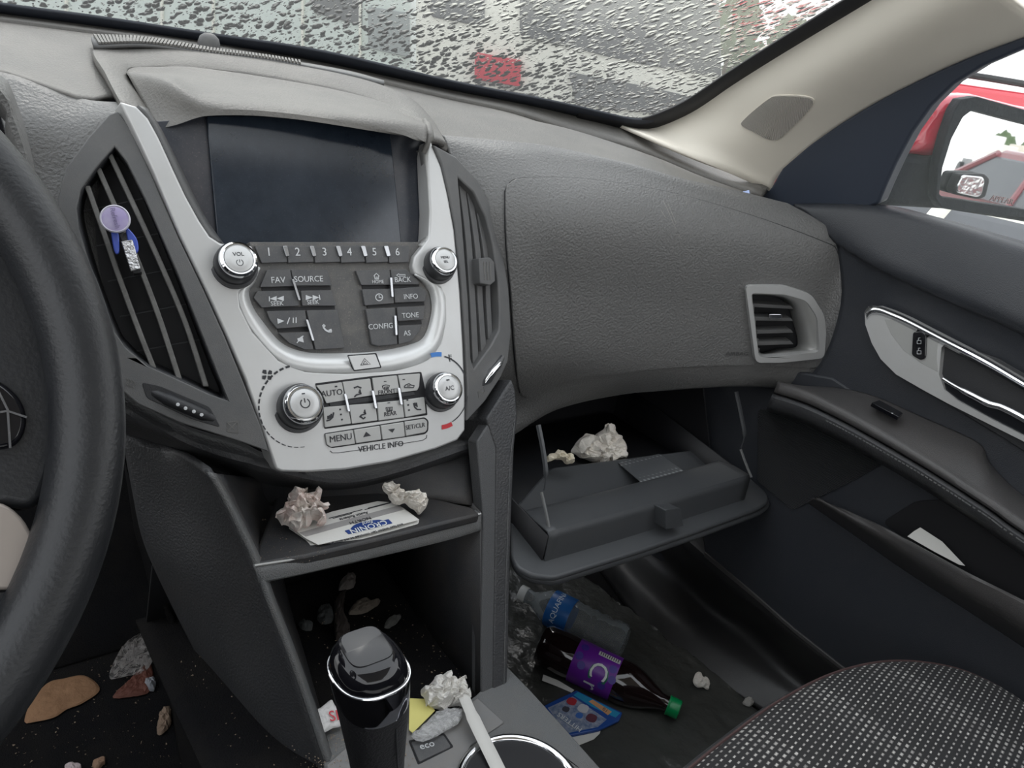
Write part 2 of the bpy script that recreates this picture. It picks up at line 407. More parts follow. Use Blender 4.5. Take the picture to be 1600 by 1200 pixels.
drape('airbag_cover', [(789, 300), (796, 287), (812, 280), (870, 279), (930, 283), (1050, 303), (1180, 340), (1285, 378), (1306, 392), (1311, 430), (1311, 490), (1300, 540), (1282, 572),
      (1180, 570), (1060, 573), (960, 583), (880, 594), (830, 618), (812, 612), (804, 560), (797, 460), (790, 370)], FB, .0035, M_FACE, dash, rings=70, n=220, edge=.0025)
SEAM = [(789, 300), (796, 287), (812, 280), (870, 279), (930, 283), (1050, 303), (1180, 340), (1285, 378), (1306, 392), (1311, 430), (1311, 490), (1300, 540), (1282, 572)]
for sp_ in (SEAM, [(789, 300), (790, 370), (797, 460), (804, 560), (812, 612)]):
    tube('cover_seam', [hit(FB, p.x, p.y)[0]+hit(FB, p.x, p.y)[1]*.0012 for p in spline([(a, b, 0) for a, b in sp_], 90)], .0013, M_DEEP, dash, n=6)
# scuff on the airbag cover
SCUF = plastic('pale_scuff', (.26, .25, .23), .6)
for pth in ([(1034, 316), (1042, 332), (1050, 350), (1061, 372)], [(1041, 320), (1048, 336), (1054, 350)], [(1030, 330), (1038, 342)]):
    q_ = [hit(FB, *p) for p in pth]; tube('scuff_mark', [a+n*.0034 for a, n in q_], .0005, SCUF, dash, n=5, seg=10)
def fplane(px, py, up=(0, 0, 1)):
    a, n = hit(FB, px, py); b, _ = hit(FB, px+40, py); c, _ = hit(FB, px, py+30); d, _ = hit(FB, px-40, py); e, _ = hit(FB, px, py-30)
    n = (b-d).cross(e-c).normalized()
    if n.dot(ray(px, py)) > 0: n = -n
    return Pl(a, n, (b-d))
stext('AIRBAG', 1152, 553, .0085, plastic('embossed_grey', (.07, .07, .07), .5), dash, fplane(1152, 553), h=.0052, xs=1.25)
# defroster grille
gb = rows([(142, 60, 1.0), (230, 64, 1.01), (330, 80, 1.02), (430, 93, 1.02), (540, 112, .995), (600, 128, .96)], [(146, 74, .955), (230, 72, .985), (330, 85, .99), (430, 97, .99), (540, 118, .965), (600, 133, .945)])
loft('defroster_grille', [[p+Vector((0, 0, .002)) for p in r] for r in gb], M_BEZ, dash, nu=40, solid=.004)
ga, gc = spline(gb[0], 90), spline(gb[1], 90)
V = []; F = []
for i in range(1, 62):
    a = ga[i]+Vector((0, 0, .0028)); b = gc[min(89, i+1)]+Vector((0, 0, .0028)); s = Vector((.0013, 0, 0)); k = len(V)
    V += [a-s, a+s, b+s, b-s]; V += [v+Vector((0, 0, .002)) for v in V[k:k+4]]
    F += [(k+4, k+5, k+6, k+7), (k, k+1, k+5, k+4), (k+1, k+2, k+6, k+5), (k+2, k+3, k+7, k+6), (k+3, k, k+4, k+7)]
mesh('grille_ribs', V, F, M_TOP, dash, smooth=False)
sp = at(326, 77, y=1.05)
lathe('sun_sensor', sp+Vector((0, 0, -.002)), (0, -.1, 1), [(.019, 0), (.018, .004), (.0135, .005), (.0130, .010), (.011, .016), (.006, .020), (.001, .021)], M_BEZ, dash, n=28)
# black band where pad meets glass
FWS = lambda x, z: 1.135-.33*x*x-(z-.957)*2.14
sa = [surf(a, b, FWS)+Vector((0, -.016, -.004)) for a, b in [(-150, -32), (0, -4), (150, 17), (310, 42), (500, 72), (700, 119), (840, 147), (900, 160), (950, 172), (985, 179), (1012, 179)]]
sb_ = [surf(a, b, FWS)+Vector((0, -.014, -.004)) for a, b in [(-150, -1), (0, 17), (150, 39), (310, 63), (500, 94), (700, 137), (840, 165), (900, 179), (950, 190), (990, 203), (1020, 207)]]
loft('windshield_seal', [sa, sb_], plastic('seal_black', (.018, .022, .032), .5), dash, nu=60, solid=.004)
# centre cowl around the screen hood
cow_o = rows([(190, 160, .778), (165, 115, .86), (146, 76, .96), (200, 71, 1.0), (300, 77, 1.0), (430, 94, 1.0), (540, 116, .97), (630, 146, .92), (672, 182, .86), (699, 226, .772)])[0]
cow_i = rows([(246, 200, .768), (222, 155, .83), (198, 113, .91), (222, 104, .94), (312, 105, .95), (430, 122, .94), (540, 144, .91), (605, 165, .87), (648, 185, .82), (669, 218, .767)])[0]
cow_m = [(a+b)/2+Vector((0, 0, .003)) for a, b in zip(cow_o, cow_i)]
loft('centre_cowl', [yoff(cow_o, 0, -.008), cow_o, cow_m, cow_i, yoff(cow_i, 0, -.01)], M_TOP, dash, nu=70, nv=16, solid=.006, ix=True)
k0 = rows([(197, 112, .915), (245, 105, .945), (315, 107, .95), (450, 127, .935), (551, 147, .905), (619, 168, .86), (664, 190, .80)])[0]
k0b = rows([(198, 115, .91), (253, 113, .91), (315, 118, .91), (450, 137, .90), (551, 155, .87), (619, 174, .83), (665, 193, .785)])[0]
k1 = rows([(201, 119, .87), (264, 129, .80), (322, 152, .782), (405, 161, .775), (517, 175, .766), (619, 188, .757), (667, 198, .754)])[0]
k1b = rows([(203, 122, .86), (266, 133, .796), (324, 157, .778), (405, 166, .771), (517, 179, .763), (619, 192, .754), (667, 202, .751)])[0]
k2 = rows([(243, 197, .778), (298, 184, .766), (342, 180, .76), (416, 182, .755), (517, 193, .75), (619, 209, .742), (666, 221, .737)])[0]
hood = loft('screen_hood', [yoff(k0, 0, -.02), k0, k0b, k1, k2, yoff(k2, .004, -.001), yoff(k2, .010, .002)], M_TOP, dash, nu=60, nv=44, solid=.0015, off=-1, ix=True)
# underside closing at the right end of the hood
tube('hood_end', rows([(664, 190, .80), (669, 205, .765), (669, 222, .748), (662, 238, .75)])[0], [.004, .006, .006, .003], M_TOP, dash, seg=12)
# knee roll under the left vent
loft('knee_roll', rows(
    [(120, 560, .74), (184, 604, .735), (285, 662, .70), (375, 690, .675), (430, 712, .655), (560, 728, .66), (720, 684, .665)],
    [(120, 575, .715), (186, 612, .712), (285, 668, .68), (375, 700, .655), (430, 722, .635), (560, 740, .64), (735, 690, .64)],
    [(120, 610, .70), (188, 640, .695), (285, 690, .668), (375, 722, .645), (430, 738, .628), (560, 752, .632), (738, 702, .634)],
    [(120, 640, .72), (190, 664, .71), (303, 710, .69), (375, 735, .67), (430, 750, .65), (560, 760, .65), (738, 712, .65)],
    [(120, 660, .78), (192, 680, .77), (303, 722, .75), (375, 748, .72), (430, 762, .69), (560, 768, .69), (738, 720, .69)]), M_LEATH, dash, nu=60, nv=24, solid=.004)

# ================================================================== CENTRE STACK
stk = thing('center_stack', (0, .66, .58), 'satin silver centre stack panel with dark screen, radio keys and climate knobs', 'control panel')
outer_l = [(187, 158), (205, 195), (240, 270), (281, 368), (318, 445), (352, 520), (383, 592), (405, 655), (424, 712), (431, 733)]
bottom = [(440, 737), (480, 738), (540, 734), (610, 722), (680, 702), (715, 688)]
outer_r = [(727, 672), (727, 620), (724, 540), (719, 455), (710, 360), (700, 305), (690, 262), (672, 217)]
inner_r = [(668, 240), (670, 290), (672, 330), (670, 372), (658, 388), (648, 401), (645, 415), (648, 428), (665, 436), (688, 450), (694, 464), (695, 500), (688, 535), (668, 562), (620, 578), (540, 583), (477, 580), (436, 563), (395, 518), (376, 480), (374, 457), (392, 440), (404, 417), (401, 405), (394, 384), (345, 380)]
inner_l = [(328, 369), (312, 345), (290, 305), (270, 262), (248, 214), (232, 185), (214, 166)]
slab('silver_trim', outer_l+bottom+outer_r+inner_r+inner_l, STK, .002, -.022, M_SILV, stk, bevel=.0022, bseg=3)
O2 = [(404, 417), (392, 440), (374, 457), (376, 480), (395, 518), (436, 563), (477, 580), (540, 583), (620, 578), (668, 562), (688, 535), (695, 500), (694, 464), (688, 450), (665, 436), (648, 428)]
I2 = [(404, 420), (396, 441), (387, 455), (392, 477), (408, 502), (439, 537), (477, 551), (522, 553), (585, 550), (636, 540), (662, 526), (674, 487), (672, 462), (668, 452), (658, 439), (648, 430)]
loft('trim_chamfer', [[STK(x, y, .0012) for x, y in O2], [STK(x, y, -.0065) for x, y in I2]], plastic('lit_silver', (.66, .665, .66), .33, metal=.3, dust=.2, dcol=(.5, .47, .43), dscale=40), stk, nu=80, solid=.003, off=0)  # lighter silver puts the light on the sloping face into its colour
# grey inner flanks
loft('screen_flank', [[STK(x, y, .0005) for x, y in [(214, 166), (232, 185), (248, 214), (270, 262), (290, 305), (312, 345), (328, 369), (345, 380)]],
     [STK(x, y, -.012) for x, y in [(228, 170), (246, 196), (262, 226), (284, 270), (303, 310), (322, 345), (336, 366), (348, 382)]]], M_BEZ, stk, nu=30, solid=.003, off=0)
loft('screen_flank', [[STK(x, y, .0005) for x, y in [(672, 217), (668, 240), (670, 290), (672, 330), (670, 372), (660, 386)]],
     [STK(x, y, -.012) for x, y in [(655, 235), (658, 250), (665, 290), (668, 330), (667, 366), (650, 384)]]], M_SILB, stk, nu=30, solid=.003, off=0)
slab('screen_surround', [(236, 190), (262, 188), (300, 181), (345, 178), (420, 180), (520, 190), (620, 206), (668, 222), (690, 392), (340, 392)], STK, -.022, -.030, M_SBEZ, stk)
slab('display_screen', rnd([(323, 181), (420, 181), (520, 191), (610, 205), (628, 388), (341, 388)], 2), STK, -.0185, -.0225, M_SCREEN, stk, bevel=.001)
slab('control_plate', [(390, 378), (664, 378), (680, 430), (690, 480), (672, 535), (636, 552), (560, 562), (470, 560), (425, 535), (392, 495), (375, 455), (398, 420)], STK, -.0065, -.016, M_PANEL, stk)
M_TICK = plastic('satin_chrome', (.50, .51, .53), .22, metal=1)
# six preset keys
pk = [397, 446, 488, 529, 568, 604, 640]
for i in range(6):
    a, b = pk[i]+1.2, pk[i+1]-.3
    s = 5 if i == 0 else 0; o = 10 if i == 0 else 1.2*0
    w0 = a+(11 if i == 0 else 3.2); w1 = b+3.2 if i < 5 else b-1
    kb = slab('preset_key', rnd([(a, 384), (b, 384), (w1, 409.5), (w0, 411)], 1.5), STK, -.0025, -.009, M_BTN, stk, bevel=.0007)
    stext(str(i+1), [420, 465, 507, 546, 585, 621][i], 394, .0115, M_INK, kb, h=-.0021)
for x in (446, 488, 529, 568, 604):
    slab('chrome_bar', rnd([(x-4, 384), (x+3, 384), (x+7, 400), (x+1, 401)], 2), STK, .0002, -.006, M_TICK, stk, bevel=.0006)
def key(name, pts, lab=None, lp=None, sz=.0062, mat=M_BTN, ink=M_INK, h=-.0025, xs=1.0, r=1.6):
    k = slab(name, rnd(c2(*pts), r), STK, h, h-.0065, mat, stk, bevel=.0008)
    if lab:
        for t, p, s in ([(lab, lp, sz)] if isinstance(lab, str) else lab):
            q = c2(p)[0]; stext(t, q[0], q[1], s, ink, k, h=h+.0004, xs=xs)
    return k
def icon(k, paths, h=-.0020, r=.00028, ink=M_INK, pl=STK, conv=c2): return strokes('icon', [conv(*p) for p in paths], pl, h, r, ink, k)
def tri(k, pts, h=-.0021, ink=M_INK): return slab('icon', c2(*pts), STK, h, h-.0005, ink, k, bevel=0, smooth=False)
key('radio_key', [(372, 195), (485, 193), (500, 275), (336, 280)], 'FAV', (425, 246), .0085)
key('radio_key', [(490, 193), (670, 195), (690, 272), (505, 273)], 'SOURCE', (576, 241), .0082)
k = key('radio_key', [(322, 300), (512, 296), (530, 372), (345, 381), (305, 332)], 'SEEK', (420, 361), .0062)
tri(k, [(384, 337), (418, 324), (418, 348)]); tri(k, [(418, 336), (453, 323), (453, 348)]); icon(k, [[(382, 326), (382, 350)]], r=.0005)
k = key('radio_key', [(538, 297), (690, 295), (712, 372), (545, 372)], 'SEEK', (597, 355), .0062)
tri(k, [(562, 319), (562, 344), (596, 331)]); tri(k, [(596, 319), (596, 344), (628, 331)]); icon(k, [[(628, 318), (632, 342)]], r=.0005)
k = key('radio_key', [(368, 398), (558, 394), (570, 474), (420, 485), (386, 442)])
tri(k, [(421, 434), (424, 461), (456, 447)]); icon(k, [[(470, 462), (482, 430)], [(500, 431), (500, 457)], [(514, 429), (514, 457)]], r=.0005)
k = key('radio_key', [(430, 508), (575, 500), (600, 586), (560, 588), (482, 556)])
tri(k, [(520, 533), (530, 531), (545, 520), (552, 553), (535, 548), (523, 546)]); icon(k, [[(518, 555), (550, 520)]], r=.0004)
k = key('radio_key', [(566, 394), (718, 392), (755, 580), (610, 588)])
strokes('icon', [c2((648, 468), (650, 480), (660, 492), (676, 500), (690, 500))], STK, -.002, .0009, M_INK, k)
icon(k, [[(646, 466), (656, 476)], [(676, 497), (690, 492)]], r=.0014)
k = key('radio_key', [(808, 198), (975, 194), (985, 268), (836, 270)], 'HOME', (918, 254), .005)
icon(k, [[(897, 226), (910, 212), (925, 226)], [(901, 226), (903, 240), (921, 240), (921, 226)], [(909, 240), (909, 230), (915, 230), (915, 240)]], r=.0004)
k = key('radio_key', [(982, 193), (1060, 193), (1124, 252), (1120, 268), (990, 268)], 'BACK', (1040, 244), .008)
icon(k, [[(1010, 221), (1022, 213), (1022, 218), (1053, 218), (1053, 226), (1022, 226), (1022, 230), (1010, 221)]], r=.0003)
k = key('radio_key', [(840, 291), (990, 288), (998, 360), (854, 371)])
icon(k, [circ(924, 330, 17, 0, 360, 18), [(924, 318), (924, 331), (936, 331)]], r=.00045)
key('radio_key', [(996, 288), (1133, 276), (1160, 300), (1150, 352), (1003, 358)], 'INFO', (1080, 327), .008)
key('radio_key', [(858, 389), (1003, 381), (1015, 563), (920, 572), (887, 562)], 'CONFIG', (932, 474), .008)
key('radio_key', [(1012, 378), (1150, 374), (1142, 440), (1018, 448)], 'TONE', (1078, 420), .008)
key('radio_key', [(1018, 470), (1131, 465), (1120, 502), (1082, 545), (1021, 562)], 'AS', (1062, 508), .008)
for a, b in [((342, 290), (684, 283)), ((356, 390), (704, 380)), ((422, 494), (570, 487)), ((838, 281), (1120, 273)), ((862, 374), (1146, 361)), ((1018, 459), (1132, 453))]:
    slab('key_slot', c2((a[0], a[1]-9), (b[0], b[1]-9), (b[0]+2, b[1]+9), (a[0]+4, a[1]+9)), STK, -.0058, -.0075, M_DEEP, stk, bevel=0)
for a, b in [((499, 240), (532, 345)), ((568, 440), (600, 545)), ((984, 232), (991, 330)), ((1005, 420), (1010, 518))]:
    slab('chrome_bar', rnd(c2((a[0]-6, a[1]), (a[0]+6, a[1]), (b[0]+6, b[1]), (b[0]-6, b[1])), 1.5), STK, .0006, -.005, M_TICK, stk, bevel=.0005)
# hazard key
k = slab('hazard_key', rnd(c2((774, 620), (905, 611), (930, 674), (802, 690)), 1.5), STK, .0038, .001, M_SILV, stk, bevel=.0007)
slab('hazard_gap', rnd(c2((768, 615), (910, 605), (936, 678), (798, 695)), 2), STK, .0022, .001, M_DEEP, stk, bevel=0)
icon(k, [[(833, 665), (852, 632), (882, 660), (833, 665)], [(845, 660), (854, 644), (868, 658), (845, 660)]], h=.0042, r=.0003, ink=M_DARKINK)
# climate keys
slab('climate_gap', rnd(c2((608, 755), (880, 720), (1132, 698), (1150, 780), (1162, 912), (655, 980), (640, 870)), 2), STK, .0025, .001, M_DEEP, stk, bevel=0)
ckw = dict(mat=M_SILB, ink=M_DARKINK, h=.0045)
def ck(pts, **kw): return key('climate_key', pts, **{**ckw, **kw})
k = ck([(614, 766), (740, 749), (756, 838), (664, 853), (640, 800)], lab='AUTO', lp=(691, 803), sz=.0085)
icon(k, [[(706, 771), (717, 770)]], h=.005, r=.0008, ink=M_DARKINK)
k = ck([(744, 748), (880, 731), (892, 814), (762, 834)])
icon(k, [[(800, 778), (818, 770), (836, 778)], [(828, 785), (835, 806), (812, 812), (802, 822)], [(835, 806), (824, 796)]], h=.005, r=.0008, ink=M_DARKINK)
k = ck([(890, 729), (1012, 715), (1026, 800), (902, 815)], lab='FRONT', lp=(962, 797), sz=.0065)
icon(k, [[(940, 768), (957, 762), (976, 766), (968, 782), (946, 783), (940, 768)], [(950, 772), (952, 786)], [(958, 770), (960, 786)], [(966, 770), (967, 786)], [(948, 746), (960, 745)]], h=.005, r=.0004, ink=M_DARKINK)
k = ck([(1018, 714), (1126, 706), (1122, 770), (1112, 790), (1034, 800)])
icon(k, [[(1048, 772), (1056, 762), (1072, 756), (1084, 764), (1098, 766), (1094, 776), (1048, 776)], [(1062, 768), (1078, 767)], [(1040, 736), (1052, 735)]], h=.005, r=.0005, ink=M_DARKINK)
k = ck([(648, 873), (770, 862), (786, 954), (656, 973)])
icon(k, [[(664, 940), (680, 936), (695, 922), (700, 898)], [(672, 915), (672, 932)], [(680, 912), (680, 930)], [(688, 905), (688, 925)], [(728, 884), (736, 883)], [(732, 909), (740, 908)], [(737, 934), (745, 933)]], h=.005, r=.0008, ink=M_DARKINK)
k = ck([(776, 862), (905, 852), (916, 938), (790, 955)])
icon(k, [[(852, 885), (858, 905), (836, 912), (828, 922)], [(858, 905), (848, 896)], [(832, 918), (846, 930), (856, 922)]], h=.005, r=.0008, ink=M_DARKINK)
k = ck([(914, 850), (1038, 838), (1050, 924), (922, 940)], lab='REAR', lp=(979, 905), sz=.0065)
icon(k, [[(958, 874), (990, 872), (990, 888), (960, 892), (958, 874)], [(966, 878), (968, 896)], [(974, 876), (976, 896)], [(982, 876), (984, 894)], [(966, 852), (978, 850)]], h=.005, r=.0004, ink=M_DARKINK)
k = ck([(1044, 837), (1148, 822), (1156, 904), (1054, 923)])
icon(k, [[(1132, 884), (1112, 884), (1100, 872), (1094, 852)], [(1100, 850), (1104, 868)], [(1108, 850), (1112, 872)], [(1060, 838), (1068, 837)], [(1064, 862), (1072, 861)], [(1068, 887), (1076, 886)]], h=.005, r=.0008, ink=M_DARKINK)
slab('climate_slot', rnd(c2((678, 848), (760, 836), (1096, 796), (1102, 812), (760, 860), (682, 868)), 1), STK, .0036, .002, M_BLK, stk, bevel=.0003)
for a, b in [((757, 806), (776, 895)), ((893, 790), (910, 880)), ((1022, 776), (1036, 862))]:
    slab('chrome_bar', rnd(c2((a[0]-7, a[1]), (a[0]+7, a[1]), (b[0]+7, b[1]), (b[0]-7, b[1])), 2), STK, .0075, .002, M_TICK, stk, bevel=.0008)
slab('menu_gap', rnd(c2((652, 1002), (1150, 922), (1168, 940), (1166, 990), (1150, 1006), (690, 1075), (664, 1062)), 3), STK, .0025, .001, M_DEEP, stk, bevel=0)
def mk(pts, **kw): return key('menu_key', pts, **{**ckw, **kw})
mk([(658, 1006), (795, 985), (806, 1053), (685, 1070), (666, 1056)], lab='MENU', lp=(735, 1025), sz=.0092)
k = mk([(799, 984), (928, 964), (936, 1034), (810, 1052)]); tri(k, [(846, 1021), (884, 1013), (860, 994)], h=.005, ink=M_DARKINK)
k = mk([(932, 963), (1046, 945), (1053, 1018), (941, 1034)]); tri(k, [(970, 982), (1002, 978), (990, 998)], h=.005, ink=M_DARKINK)
mk([(1050, 944), (1148, 929), (1162, 942), (1162, 984), (1150, 998), (1057, 1016)], lab='SET/CLR', lp=(1103, 967), sz=.0068)
q = c2((935, 1067))[0]; text('lettering', 'VEHICLE INFO', STK(q[0], q[1], .0026), STK(q[0]+40, q[1]-5.5)-STK(q[0], q[1]), STK.u, .0085, M_DARKINK, stk)
strokes('print_line', [c2((682, 1088), (694, 1098), (720, 1098), (854, 1080)), c2((1014, 1056), (1140, 1036), (1158, 1024), (1160, 1010))], STK, .0026, .0003, M_DARKINK, stk)
# knobs
KN = Pl((0, 0, 0), (-.08, -.80, .60))
def knob(px, py, r, hh, lab, capr):
    c = STK(px, py, .002); o = lathe('knob', c, KN.n, [(r*1.12, -.004), (r*1.12, .001), (r, .0015), (r*.985, hh*.55), (r*.93, hh*.72), (r*.85, hh*.8)], plastic('knob_rubber', (.035, .036, .04), .35, 0, dust=.15, dcol=(.12, .11, .1)), stk, n=48)
    lathe('knob_ring', c, KN.n, [(r*.88, hh*.7), (r*.90, hh*.8), (r*.86, hh*.93), (r*.76, hh), (capr*1.06, hh*.99), (capr, hh*.93)], M_CHR, o, n=48)
    lathe('knob_cap', c, KN.n, [(capr, hh*.85), (capr, hh*.98), (capr*.94, hh*1.01), (capr*.5, hh*1.02), (.0001, hh*1.02)], M_SILV, o, n=48)
    for s, dx, dy, sz in lab:
        text('lettering', s, c+KN.n*(hh*1.03)+KN.r*dx+KN.u*dy, KN.r, KN.u, sz, M_DARKINK, o)
    return o, c
def kicon(o, c, hh, paths, r=.0003):
    P = Pl(c+KN.n*hh*1.03, KN.n)
    V = []; F = []
    for path in paths:
        pts = [P.p+P.r*a+P.u*b for a, b in path]; k = len(V); m = len(pts)
        for i, p in enumerate(pts):
            a = pts[max(0, i-1)]; b = pts[min(m-1, i+1)]; s = (b-a).normalized().cross(P.n)*r; V += [p+s, p-s]
        F += [(k+2*i, k+2*i+1, k+2*i+3, k+2*i+2) for i in range(m-1)]
    mesh('icon', V, F, M_DARKINK, o, smooth=False)
def arc(r, a0, a1, n=14): return [(r*math.cos(math.radians(a0+(a1-a0)*i/n)), r*math.sin(math.radians(a0+(a1-a0)*i/n))) for i in range(n+1)]
ko, kc = knob(366, 415, .0195, .019, [('VOL', 0, .004, .0052)], .0128); kicon(ko, kc, .019, [[(a, b-.004) for a, b in arc(.003, 120, 420)], [(0, -.001), (0, -.004)]])
knob(684, 415, .0186, .019, [('MENU', 0, .0025, .004), ('SEL', 0, -.0025, .004)], .0118)
ko, kc = knob(466, 637, .0222, .022, [], .0142); kicon(ko, kc, .022, [arc(.0045, 125, 415), [(0, .005), (0, .0005)], [(-.0016, .0095), (.0016, .0095)]], r=.0006)
ko, kc = knob(688, 612, .0202, .022, [('A/C', 0, -.001, .0068)], .0132); kicon(ko, kc, .022, [[(-.002, .0085), (.002, .0085)]], r=.0007)
# fan scale dashes
fc = c2((530, 868))[0]; V = []; F = []
for i in range(19):
    a0 = 98+i*9.3; w = .0011*(1-i/26)
    for sgn in (0,):
        k = len(V)
        for t in range(4):
            a = math.radians(a0+6.3*t/3); rr = .0405
            p = STK(fc[0], fc[1], .0026)+(STK.r*math.cos(a)+STK.u*math.sin(a))*rr; d = (STK.r*math.cos(a)+STK.u*math.sin(a))*w; V += [p-d, p+d]
        F += [(k+2*t, k+2*t+1, k+2*t+3, k+2*t+2) for t in range(3)]
mesh('fan_scale', V, F, M_DARKINK, stk, smooth=False)
fi = c2((371, 713))[0]; fp = STK(*fi, .0026); V = []; F = []
for q in range(4):
    a = q*math.pi/2+.3; k = len(V)
    for rr, da in ((.001, 0), (.0048, -.25), (.0062, .25), (.0052, .75), (.002, .8)): V.append(fp+(STK.r*math.cos(a+da)+STK.u*math.sin(a+da))*rr)
    F.append(tuple(range(k, k+5)))
mesh('fan_icon', V, F, M_DARKINK, stk, smooth=False)
def arcband(name, a0, a1, r0, r1, mat, cpx):
    c = STK(*cpx, .0027); V = []; n = 10
    for i in range(n+1):
        a = math.radians(a0+(a1-a0)*i/n); d = STK.r*math.cos(a)+STK.u*math.sin(a); V += [c+d*r0, c+d*r1]
    mesh(name, V, [(2*i, 2*i+1, 2*i+3, 2*i+2) for i in range(n)], mat, stk, smooth=False)
tcx = c2((1222, 792))[0]
arcband('cold_mark', 80, 100, .0385, .0435, plastic('blue_print', (.05, .20, .55), .5), tcx)
arcband('temperature_arc', 25, 74, .0385, .0400, M_DARKINK, tcx); arcband('temperature_arc', -70, -15, .0385, .0395, M_DARKINK, tcx)
arcband('hot_mark', -92, -72, .0385, .0435, plastic('red_print', (.55, .03, .04), .5), tcx)
strokes('icon', [c2((1268, 612), (1274, 648)), c2((1268, 616), (1282, 615)), c2((1270, 624), (1282, 623)), c2((1271, 632), (1282, 631))], STK, .0027, .0004, M_DARKINK, stk)

# ================================================================== AIR VENTS
VL = Pl(STK(281, 370, -.003), (-.26, -.885, .40))
vent = thing('air_vent', VL(230, 420), 'tall narrow dark air vent left of the screen with three dusty slats', 'air vent', 'centre dash air vents')
vo = [(184, 174), (170, 179), (140, 212), (103, 262), (90, 310), (92, 345), (112, 410), (140, 480), (165, 545), (183, 604), (213, 630), (285, 662), (375, 690), (420, 706), (408, 668), (380, 597), (350, 524), (316, 449), (279, 372), (237, 273), (203, 199)]
vh = [(179, 229), (150, 263), (127, 295), (120, 325), (124, 358), (150, 443), (180, 520), (195, 542), (231, 572), (285, 596), (330, 617), (356, 626), (339, 583), (310, 510), (276, 425), (227, 312), (197, 252)]
slab('bezel', vo, VL, .004, -.03, M_BEZ, vent, bevel=.003, holes=[vh], bseg=3)
slab('vent_cavity', [(170, 205), (100, 300), (110, 380), (170, 560), (300, 640), (385, 660), (300, 450), (220, 270)], VL, -.034, -.04, M_DEEP, vent)
# sloping inner lips
loft('inner_lip', [[VL(x, y, .003) for x, y in vh+vh[:1]], [VL(170+(x-170)*.9+6, 400+(y-400)*.94, -.025) for x, y in vh+vh[:1]]], M_BLK, vent, nu=90, solid=.001, off=0)
def slat(path, w, pl, h, mat, root, n=20, d=.022):
    P = [(p.x, p.y) for p in spline([(a, b, 0) for a, b in path], n)]
    L = [(x-w/2, y) for x, y in P]; Rr = [(x+w/2, y) for x, y in P]
    return slab('slat', L+Rr[::-1], pl, h, h-d, mat, root, bevel=.0008)
slat([(136, 290), (165, 372), (192, 450), (222, 530), (240, 575)], 9, VL, -.004, M_SLAT, vent)
slat([(153, 262), (185, 335), (222, 425), (250, 500), (280, 592)], 9, VL, -.004, M_SLAT, vent)
slat([(171, 240), (205, 312), (250, 410), (290, 505), (322, 604)], 9, VL, -.004, M_SLAT, vent)
for y in (330, 385, 440, 495, 550): tube('vane', [VL(130+(y-330)*.35, y, -.022), VL(235+(y-330)*.42, y-22, -.022)], .0006, M_BLK, vent, n=5)
slab('wheel_recess', rnd([(221, 597), (250, 603), (328, 636), (345, 668), (300, 655), (229, 622)], 6), VL, .0045, .002, M_BLK, vent, bevel=.0006)
wc = VL(287, 634, -.004); wdir = (VL(326, 650)-VL(247, 616)).normalized()
tube('thumb_wheel', [wc-wdir*.028+VL.n*.004, wc-wdir*.014+VL.n*.008, wc+VL.n*.010, wc+wdir*.014+VL.n*.008, wc+wdir*.028+VL.n*.004], [.005, .006, .006, .006, .005], M_BLK, vent, seg=18)
for x, y in ((278, 632), (290, 638), (303, 643), (315, 648)): lathe('dot', VL(x, y, .0135), VL.n, [(.0016, -.002), (.0016, 0), (.0001, .0003)], M_INK, vent, n=10)
strokes('icon', [[(x, y-7), (x+3, y-3), (x-1, y+1), (x+2, y+5)] for x, y in ((198, 598), (203, 600), (208, 602))], VL, .0045, .0004, M_SLAT, vent)
strokes('icon', [[(355, 660), (372, 658), (372, 676), (355, 674), (355, 660), (372, 676)], [(355, 674), (372, 658)]], VL, .0045, .0004, M_SLAT, vent)

VR = Pl(STK(722, 450, -.003), (.22, -.89, .40))
vent2 = thing('air_vent', VR(758, 440), 'tall narrow grey air vent right of the screen with slats and tab', 'air vent', 'centre dash air vents')
vo = [(678, 226), (713, 245), (747, 281), (772, 331), (786, 392), (795, 450), (799, 519), (794, 565), (784, 588), (759, 626), (730, 658), (731, 600), (727, 520), (721, 440), (711, 350), (701, 300), (690, 255)]
vh = [(716, 277), (740, 300), (759, 339), (770, 381), (778, 435), (781, 488), (780, 515), (766, 542), (741, 577), (736, 560), (732, 469), (723, 354)]
slab('bezel', vo, VR, .003, -.03, M_BEZ, vent2, bevel=.002, holes=[vh], bseg=3)
slab('vent_cavity', [(700, 260), (790, 330), (800, 540), (735, 600), (725, 450)], VR, -.032, -.038, M_DEEP, vent2)
for path, w in (([(722, 286), (732, 370), (739, 470), (744, 572)], 9), ([(734, 298), (747, 390), (751, 470), (757, 556)], 8), ([(747, 318), (760, 400), (764, 480), (768, 543)], 7), ([(757, 340), (770, 400), (774, 460), (776, 525)], 5)):
    slat(path, w, VR, -.006, M_BEZ, vent2)
tb = slab('adjuster_tab', rnd([(749, 403), (766, 402), (773, 410), (774, 440), (766, 446), (751, 443)], 2), VR, .006, -.008, M_BEZ, vent2, bevel=.0012)
for x in (756, 760.5, 765): tube('grip_rib', [VR(x, 409, .0063), VR(x+1.5, 437, .0063)], .0008, M_SLAT, tb, n=6)
slab('wheel_recess', rnd([(784, 553), (787, 562), (768, 598), (754, 604), (755, 594)], 3), VR, .0036, .001, M_BLK, vent2, bevel=.0006)
tube('thumb_wheel', [VR(757, 598, .001), VR(768, 583, .006), VR(779, 570, .006), VR(785, 558, .001)], [.003, .004, .004, .003], M_CHR, vent2, seg=12)
strokes('icon', [[(747, 612), (756, 603), (757, 613), (748, 622), (747, 612), (757, 613)]], VR, .0035, .0004, M_SLAT, vent2)

